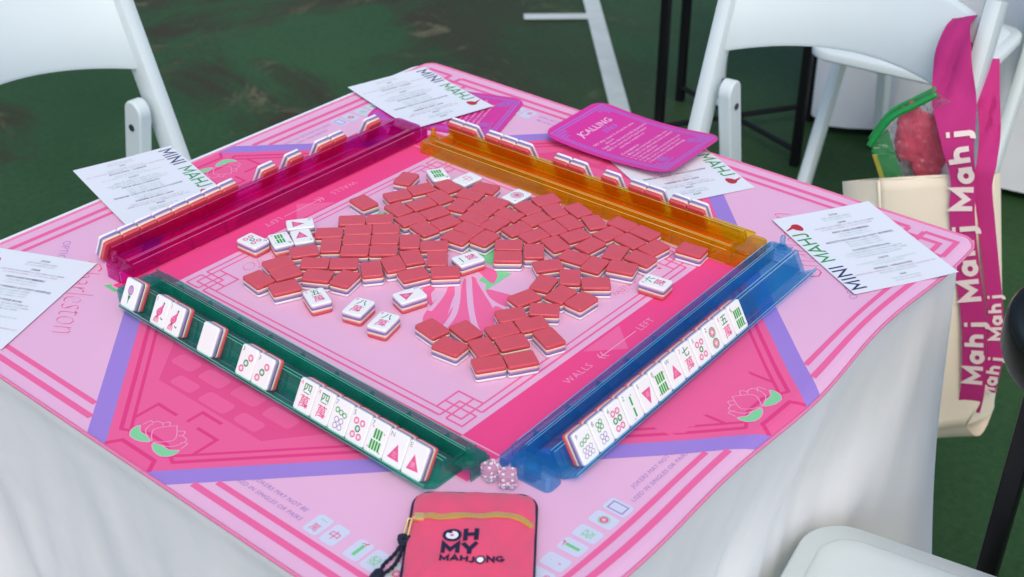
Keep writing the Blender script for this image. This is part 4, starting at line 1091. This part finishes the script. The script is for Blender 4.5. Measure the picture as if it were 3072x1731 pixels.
# ------------------------------------------------------------------ stools
BLK = mat('stool_black_metal', (.006, .006, .007), .4, .25); SEATB = mat('stool_seat_black', (.005, .006, .003), .25, .12)
def stool(label, feet, seat_c, r, seat_z, group='black round bar stools', sr=.03, round_leg=False, inset=.0):
    t = empty('bar_stool', (seat_c[0], seat_c[1], 0), label=label, cat='bar stool', group=group)
    O = Vector((seat_c[0], seat_c[1], 0))
    bm = bmesh.new(); rings = []
    for q, z in ((r-.02, -.045), (r-.004, -.04), (r, -.03), (r, -.004), (r-.003, 0), (r-.008, .001), (r-.014, -.002), (r-.03, -.005), (.01, -.006)):
        rings.append([(q*math.cos(2*PI*k/48), q*math.sin(2*PI*k/48), seat_z+z) for k in range(48)])
    loft(bm, rings); obj('seat', bm, SEATB, t, True, angle=40)
    F = [Vector((x, y, 0))-O for x, y in feet]
    for p in F:
        bm = bmesh.new(); top = p*(1-inset); top.z = seat_z-.04
        d = (top-p).normalized()
        if round_leg: tube(bm, [p, top], .0115, 10)
        else:
            e = .011; a_ = d.cross(Vector((0, 0, 1)) if abs(d.z) < .9 else Vector((1, 0, 0))).normalized(); b_ = d.cross(a_)
            loft(bm, [[q+a_*u+b_*v for u, v in rrect(.022, .022, .004, 2)] for q in (p, top)])
        bmesh.ops.recalc_face_normals(bm, faces=bm.faces); obj('leg', bm, BLK, t, True, angle=40)
    for i in (0, 1):
        bm = bmesh.new(); tube(bm, [F[i]*.98+Vector((0, 0, .04+.004*i)), F[i+2]*.98+Vector((0, 0, .04+.004*i))], .0075, 8); obj('cross_brace', bm, BLK, t, True, angle=40)
    bm = bmesh.new(); 
    pts = [(F[i]*(1-inset))*.9+Vector((0, 0, seat_z-.055)) for i in range(4)]; tube(bm, pts, .008, 8, closed=True); obj('seat_rail', bm, BLK, t, True, angle=40)
    return t
A_, B_, C_ = Vector((-.531, 1.847)), Vector((-.977, 2.006)), Vector((-.87, 1.74)); D_ = A_+B_-C_
mid = (A_+B_)/2
stool('tall black stool standing beyond the table, only its thin legs and cross brace in view', [A_, C_, B_, D_], mid, .20, .76, sr=.03)
stool('round black stool at the right edge of the picture, half cut off', [(.508, .321), (.611, .194), (.756, .346), (.651, .469)], (.612, .331), .141, .745, inset=.10)
# ------------------------------------------------------------------ tote bag on the chair
CANV = mat('cream_canvas', alb((234, 232, 210), .84), .85, .15, bump=.5, bscale=900, var=.03, vscale=10)
STRAP = mat('magenta_webbing', alb((186, 52, 128), .82), .75, .2, bump=.35, bscale=700)
STXT = mat('strap_lettering', alb((240, 228, 224), .8), .7)
t = empty('tote_bag', (.2, .86, 0), label='cream canvas tote bag with magenta lettered straps hanging from the chair', cat='tote bag')
O0 = Vector((.2, .86, 0))
TLb = Vector((.133, .768, .59)); U = Vector((.8874, .4202, .1897)); D = Vector((.2215, -.0278, -.9748)); N = Vector((.4044, -.907, .1178))
BW, BH, BD = .152, .40, .055
def bagp(u, v, w): return TLb+U*u+D*v-N*w
def bulge(u, v):
    a_ = max(0, min(1, u/BW)); b_ = max(0, min(1, v/BH)); return .016*math.sin(PI*a_)*math.sin(PI*min(1, b_*1.0+.05))+.003*math.sin(9*a_+7*b_)
nu, nv = 18, 24
bm = bmesh.new()
def sheet_grid(bm, f, nu, nv):
    V = [[bm.verts.new(f(i/nu, j/nv)) for i in range(nu+1)] for j in range(nv+1)]
    for j in range(nv):
        for i in range(nu): bm.faces.new((V[j][i], V[j][i+1], V[j+1][i+1], V[j+1][i]))
def bot(a_, b_):     # rounded lower corner on the right
    return 1
def front(a_, b_):
    u = a_*BW; v = b_*BH
    if b_ > .62: u -= .045*((b_-.62)/.38)**2*a_
    v += .03*(b_**3)*(1-a_)
    return bagp(u, v, -bulge(u, v))-O0
def backp(a_, b_): return bagp(-.055+a_*(BW+.055), .018+b_*BH*.95, BD+.01*math.sin(PI*a_))-O0
sheet_grid(bm, front, nu, nv)
f0 = obj('front_panel', bm, CANV, t, True); 
so = f0.modifiers.new('thick', 'SOLIDIFY'); so.thickness = .0018
bm = bmesh.new(); sheet_grid(bm, backp, nu, nv); bq = obj('back_panel', bm, CANV, t, True); so = bq.modifiers.new('thick', 'SOLIDIFY'); so.thickness = .0018
bm = bmesh.new()
sheet_grid(bm, lambda a_, b_: Vector(front(0, b_)).lerp(backp(0, b_), a_)-N*0-U*(.012*math.sin(PI*a_)), 8, nv); bq = obj('side_panel', bm, CANV, t, True)
bm = bmesh.new(); sheet_grid(bm, lambda a_, b_: Vector(front(1, b_)).lerp(backp(1, b_), a_)+U*(.012*math.sin(PI*a_)), 8, nv); obj('side_panel', bm, CANV, t, True)
bm = bmesh.new(); sheet_grid(bm, lambda a_, b_: Vector(front(a_, 1)).lerp(backp(a_, 1), b_)+D*(.035*math.sin(PI*b_)), nu, 8); obj('bottom_panel', bm, CANV, t, True)
bm = bmesh.new(); tube(bm, [bagp(a_*BW, 0, 0)-O0 for a_ in (0, .25, .5, .75, 1)], .0026, 8); tube(bm, [Vector(front(0, b_/12))-U*.001 for b_ in range(13)], .0028, 8); tube(bm, [Vector(front(1, b_/12)) for b_ in range(13)], .0022, 8)
obj('seam_hem', bm, CANV, t, True)
def ribbon(path, w, side, label=None, texts=(), name='strap'):
    """strap along path (points), width vector side(i); texts: (s0, size) along the length"""
    P = [Vector(p)-O0 for p in smooth_curve(path, 6)]; n = len(P)
    L = [0]
    for i in range(1, n): L.append(L[-1]+(P[i]-P[i-1]).length)
    def frame(s):
        s = max(0, min(L[-1]-1e-5, s)); i = max(k for k in range(n) if L[k] <= s); i = min(i, n-2)
        tt = (s-L[i])/(L[i+1]-L[i]); p = P[i].lerp(P[i+1], tt); d = (P[i+1]-P[i]).normalized()
        sd = side(s/L[-1]); sd = (sd-d*sd.dot(d)).normalized(); nn = d.cross(sd)
        return p, d, sd, nn
    bm = bmesh.new(); rows = []
    m = int(L[-1]/.006)
    def cr(t_, q): return 5.5*math.exp(-((t_-.15)/.09)**2)*math.sin(q*9+t_*38)+.25*math.sin(q*5+t_*60)
    for i in range(m+1):
        p, d, sd, nn = frame(L[-1]*i/m)
        rows.append([p+sd*(w(L[-1]*i/m/L[-1])*q) + nn*(.0009*k) for q, k in ((-.5, -1), (.5, -1), (.5, 1), (.3, 1+cr(i/m, .3)), (.1, 1+cr(i/m, .1)), (-.1, 1+cr(i/m, -.1)), (-.3, 1+cr(i/m, -.3)), (-.5, 1))])
    loft(bm, rows); bmesh.ops.recalc_face_normals(bm, faces=bm.faces)
    o = obj(name, bm, STRAP, t, True, angle=50)
    for s0, h in texts:
        bm = bmesh.new()
        def f(x, y, z):
            p, d, sd, nn = frame(s0-x)
            q = nn if CAMD.dot(nn) > 0 else -nn
            lf = sd if sd.dot(Vector((-.77, -.64, 0))) > 0 else -sd
            return p+lf*(y-h*.5)+q*(.0024+.00012*z)
        p_ = Pen(bm, f)
        strokes(lambda P_, w_, i_: p_.line(P_, w_, 0, i_), 'Mahj', 0, 0, h, h*.28, 1.2, .26)
        obj('lettering', bm, STXT, o)
    return o
CAMD = Vector((.33, -.93, .1))
def vdir(p): return Vector(p)
pf = [(0.1530, 0.93, 0.792), (0.1540, 0.905, 0.786), (0.1615, 0.88, 0.7691), (0.1733, 0.86, 0.7427), (0.1885, 0.84, 0.7174), (0.2086, 0.815, 0.6896), (0.226, 0.8004, 0.6518), (0.2404, 0.8031, 0.6062), (0.2493, 0.7969, 0.5615), (0.2723, 0.793, 0.4867), (0.299, 0.7938, 0.4019), (0.3157, 0.7993, 0.2979), (0.315, 0.8067, 0.2436)]
def sidef(s):
    a_ = max(0, 1-s/.3)
    return Vector((.85, .30-.9*a_*math.sin(min(1, s/.3)*PI), .15+.25*a_))
wf = lambda s: .038+.022*sstep(.03, .12, s)-.026*sstep(.2, .4, s)
ribbon(pf, wf, sidef, texts=((.302, .027), (.440, .027), (.580, .025)))
pb = [(0.196, 0.93, 0.74), (0.216, 0.905, 0.6977), (0.2399, 0.87, 0.6614), (0.2575, 0.83, 0.6322), (0.2619, 0.8207, 0.6001), (0.2786, 0.819, 0.5487), (0.2938, 0.8149, 0.5039), (0.3186, 0.8119, 0.4239), (0.3337, 0.8122, 0.3494), (0.3343, 0.8141, 0.2838)]
ribbon(pb, lambda s: .034-.012*min(1, s*2), lambda s: Vector((.8, .35+.5*max(0, .5-s), .1)), texts=((.43, .017), (.535, .018)))
pi_ = [(0.156, 0.93, 0.785), (0.172, 0.885, 0.72), (0.1788, 0.86, 0.6657), (0.1814, 0.85, 0.6264), (0.1864, 0.835, 0.586), (0.1942, 0.8158, 0.5636)]
ribbon(pi_, lambda s: .040, lambda s: Vector((.88, .4, .1)))

# clear vinyl pouch with green trim, standing in the bag
VIN = clear_plastic('clear_vinyl', (.98, .93, .95), (.9, .85, .88), .05, .3)
nv_ = VIN.node_tree; n_ = nv_.nodes.new('ShaderNodeTexNoise'); n_.inputs['Scale'].default_value = 28; n_.inputs['Distortion'].default_value = 2.5
t__ = nv_.nodes.new('ShaderNodeTexCoord'); nv_.links.new(t__.outputs['Object'], n_.inputs['Vector']); bp_ = nv_.nodes.new('ShaderNodeBump'); bp_.inputs['Strength'].default_value = 1; bp_.inputs['Distance'].default_value = .012
nv_.links.new(n_.outputs['Fac'], bp_.inputs['Height'])
for q_ in nv_.nodes:
    if q_.type in ('BSDF_GLOSSY', 'FRESNEL', 'BSDF_REFRACTION'): nv_.links.new(bp_.outputs[0], q_.inputs['Normal'])
GT = mat('green_vinyl_trim', lin((18, 140, 62)), .35, .5); PK_ = mat('pink_filling', lin((214, 66, 92)), .45, .4, bump=.6, bscale=60, var=.25, vscale=30); ZY = mat('yellow_zip', lin((190, 170, 60)), .4)
GD = mat('green_vinyl_dark', lin((30, 110, 48)), .3)
tv = empty('vinyl_pouch', (.09, .83, .5), label='clear vinyl pouch with green trim and pink contents standing in the tote bag', cat='pouch')
O1 = Vector((.09, .83, .5))
def pv(L): return [Vector(p)-O1 for p in L]
fl = pv([(.108, .7787, .6352), (.118, .7867, .6625), (.1288, .7938, .6797), (.172, .8177, .7155), (.1972, .8277, .706), (.2216, .823, .5661), (.1484, .789, .5556)])
bm = bmesh.new(); loft(bm, [fl, [p-N*.03 for p in fl]]); bmesh.ops.recalc_face_normals(bm, faces=bm.faces); obj('vinyl_body', bm, VIN, tv)
tr_ = [(.174, .8190, .7170), (.1502, .8045, .6978), (.1288, .7928, .6807), (.118, .7857, .6635), (.106, .7772, .633)]
bm = bmesh.new(); tube(bm, smooth_curve([tuple(Vector(p)-O1+N*.002) for p in tr_], 5), .0050, 8); obj('green_trim', bm, GT, tv, True)
bm = bmesh.new(); tube(bm, smooth_curve([tuple(Vector(p)-O1-N*.03) for p in tr_], 5), .0035, 8); obj('green_trim', bm, GT, tv, True)
sd_ = pv([(.1062, .78, .6342), (.124, .7910, .6583), (.1405, .7957, .6189), (.1671, .7997, .5648), (.1387, .7860, .5547)])
bm = bmesh.new(); loft(bm, [[p+N*.001 for p in sd_], [p-N*.004 for p in sd_]]); bmesh.ops.recalc_face_normals(bm, faces=bm.faces); obj('green_side', bm, GT, tv)
z0, z1 = Vector((.1149, .7792, .6217))-O1+N*.006, Vector((.138, .7852, .5717))-O1+N*.006
bm = bmesh.new()
for k in range(20):
    c_ = z0.lerp(z1, k/19); w_ = U*.0032; h_ = (z1-z0).normalized()*.0007
    loft(bm, [[c_-w_-h_, c_+w_-h_, c_+w_+h_, c_-w_+h_], [p+N*.0015 for p in (c_-w_-h_, c_+w_-h_, c_+w_+h_, c_-w_+h_)]])
bmesh.ops.recalc_face_normals(bm, faces=bm.faces); obj('zip_teeth', bm, ZY, tv)
bm = bmesh.new(); bmesh.ops.create_icosphere(bm, subdivisions=4, radius=1)
from mathutils import noise as mn
pc = Vector((.163, .8225, .634))-O1
for v in bm.verts:
    k = 1+.30*mn.noise(v.co*1.9)+.16*mn.noise(v.co*5); c_ = v.co*k
    v.co = pc+U*(.004+c_.x*.036)+D*(c_.y*.050+c_.x*.010-.004)-N*(c_.z*.010)
bmesh.ops.recalc_face_normals(bm, faces=bm.faces); obj('pink_contents', bm, PK_, tv, True)

# ------------------------------------------------------------------ light, sky, camera
wd = bpy.data.worlds.new('World'); scene.world = wd; wd.use_nodes = True
nt = wd.node_tree; bg = nt.nodes['Background']
sky = nt.nodes.new('ShaderNodeTexSky'); sky.sky_type = 'NISHITA'; sky.sun_disc = False
EL, AZ = 54, 135
sky.sun_elevation = R(EL); sky.sun_rotation = R(AZ); sky.air_density = 1.0; sky.dust_density = 2.7; sky.ozone_density = 1.0
nt.links.new(sky.outputs[0], bg.inputs[0]); bg.inputs[1].default_value = .15
su = bpy.data.lights.new('sun', 'SUN'); su.energy = .42; su.angle = R(34); su.color = (1, .93, .84)
so = bpy.data.objects.new('sun', su); COL.objects.link(so)
az = R(AZ); dirv = Vector((math.sin(az)*math.cos(R(EL)), math.cos(az)*math.cos(R(EL)), math.sin(R(EL))))
so.rotation_euler = dirv.to_track_quat('Z', 'Y').to_euler()

cam = bpy.data.cameras.new('camera'); co = bpy.data.objects.new('camera', cam); COL.objects.link(co)
rr0 = Vector((0.768613, 0.639714, -0.000643)); rr1 = Vector((0.334262, -0.402472, -0.852224)); rr2 = Vector((-0.545438, 0.654815, -0.523177))
co.matrix_world = fr(rr0, -rr1, -rr2, Vector((.78634, -.83897, .68257+TZ)))
cam.sensor_width = 36; cam.lens = 45.266; cam.clip_start = .05; cam.clip_end = 200
cam.dof.use_dof = True; cam.dof.focus_distance = 1.28; cam.dof.aperture_fstop = 9
scene.camera = co
scene.render.engine = 'CYCLES'
scene.cycles.transparent_max_bounces = 40; scene.cycles.max_bounces = 16; scene.cycles.transmission_bounces = 12; scene.cycles.glossy_bounces = 5; scene.cycles.diffuse_bounces = 5
scene.cycles.use_adaptive_sampling = True
scene.view_settings.view_transform = 'Standard'; scene.view_settings.look = 'None'; scene.view_settings.exposure = 0.44; scene.view_settings.gamma = 1
scene.render.resolution_x = 1024; scene.render.resolution_y = 577
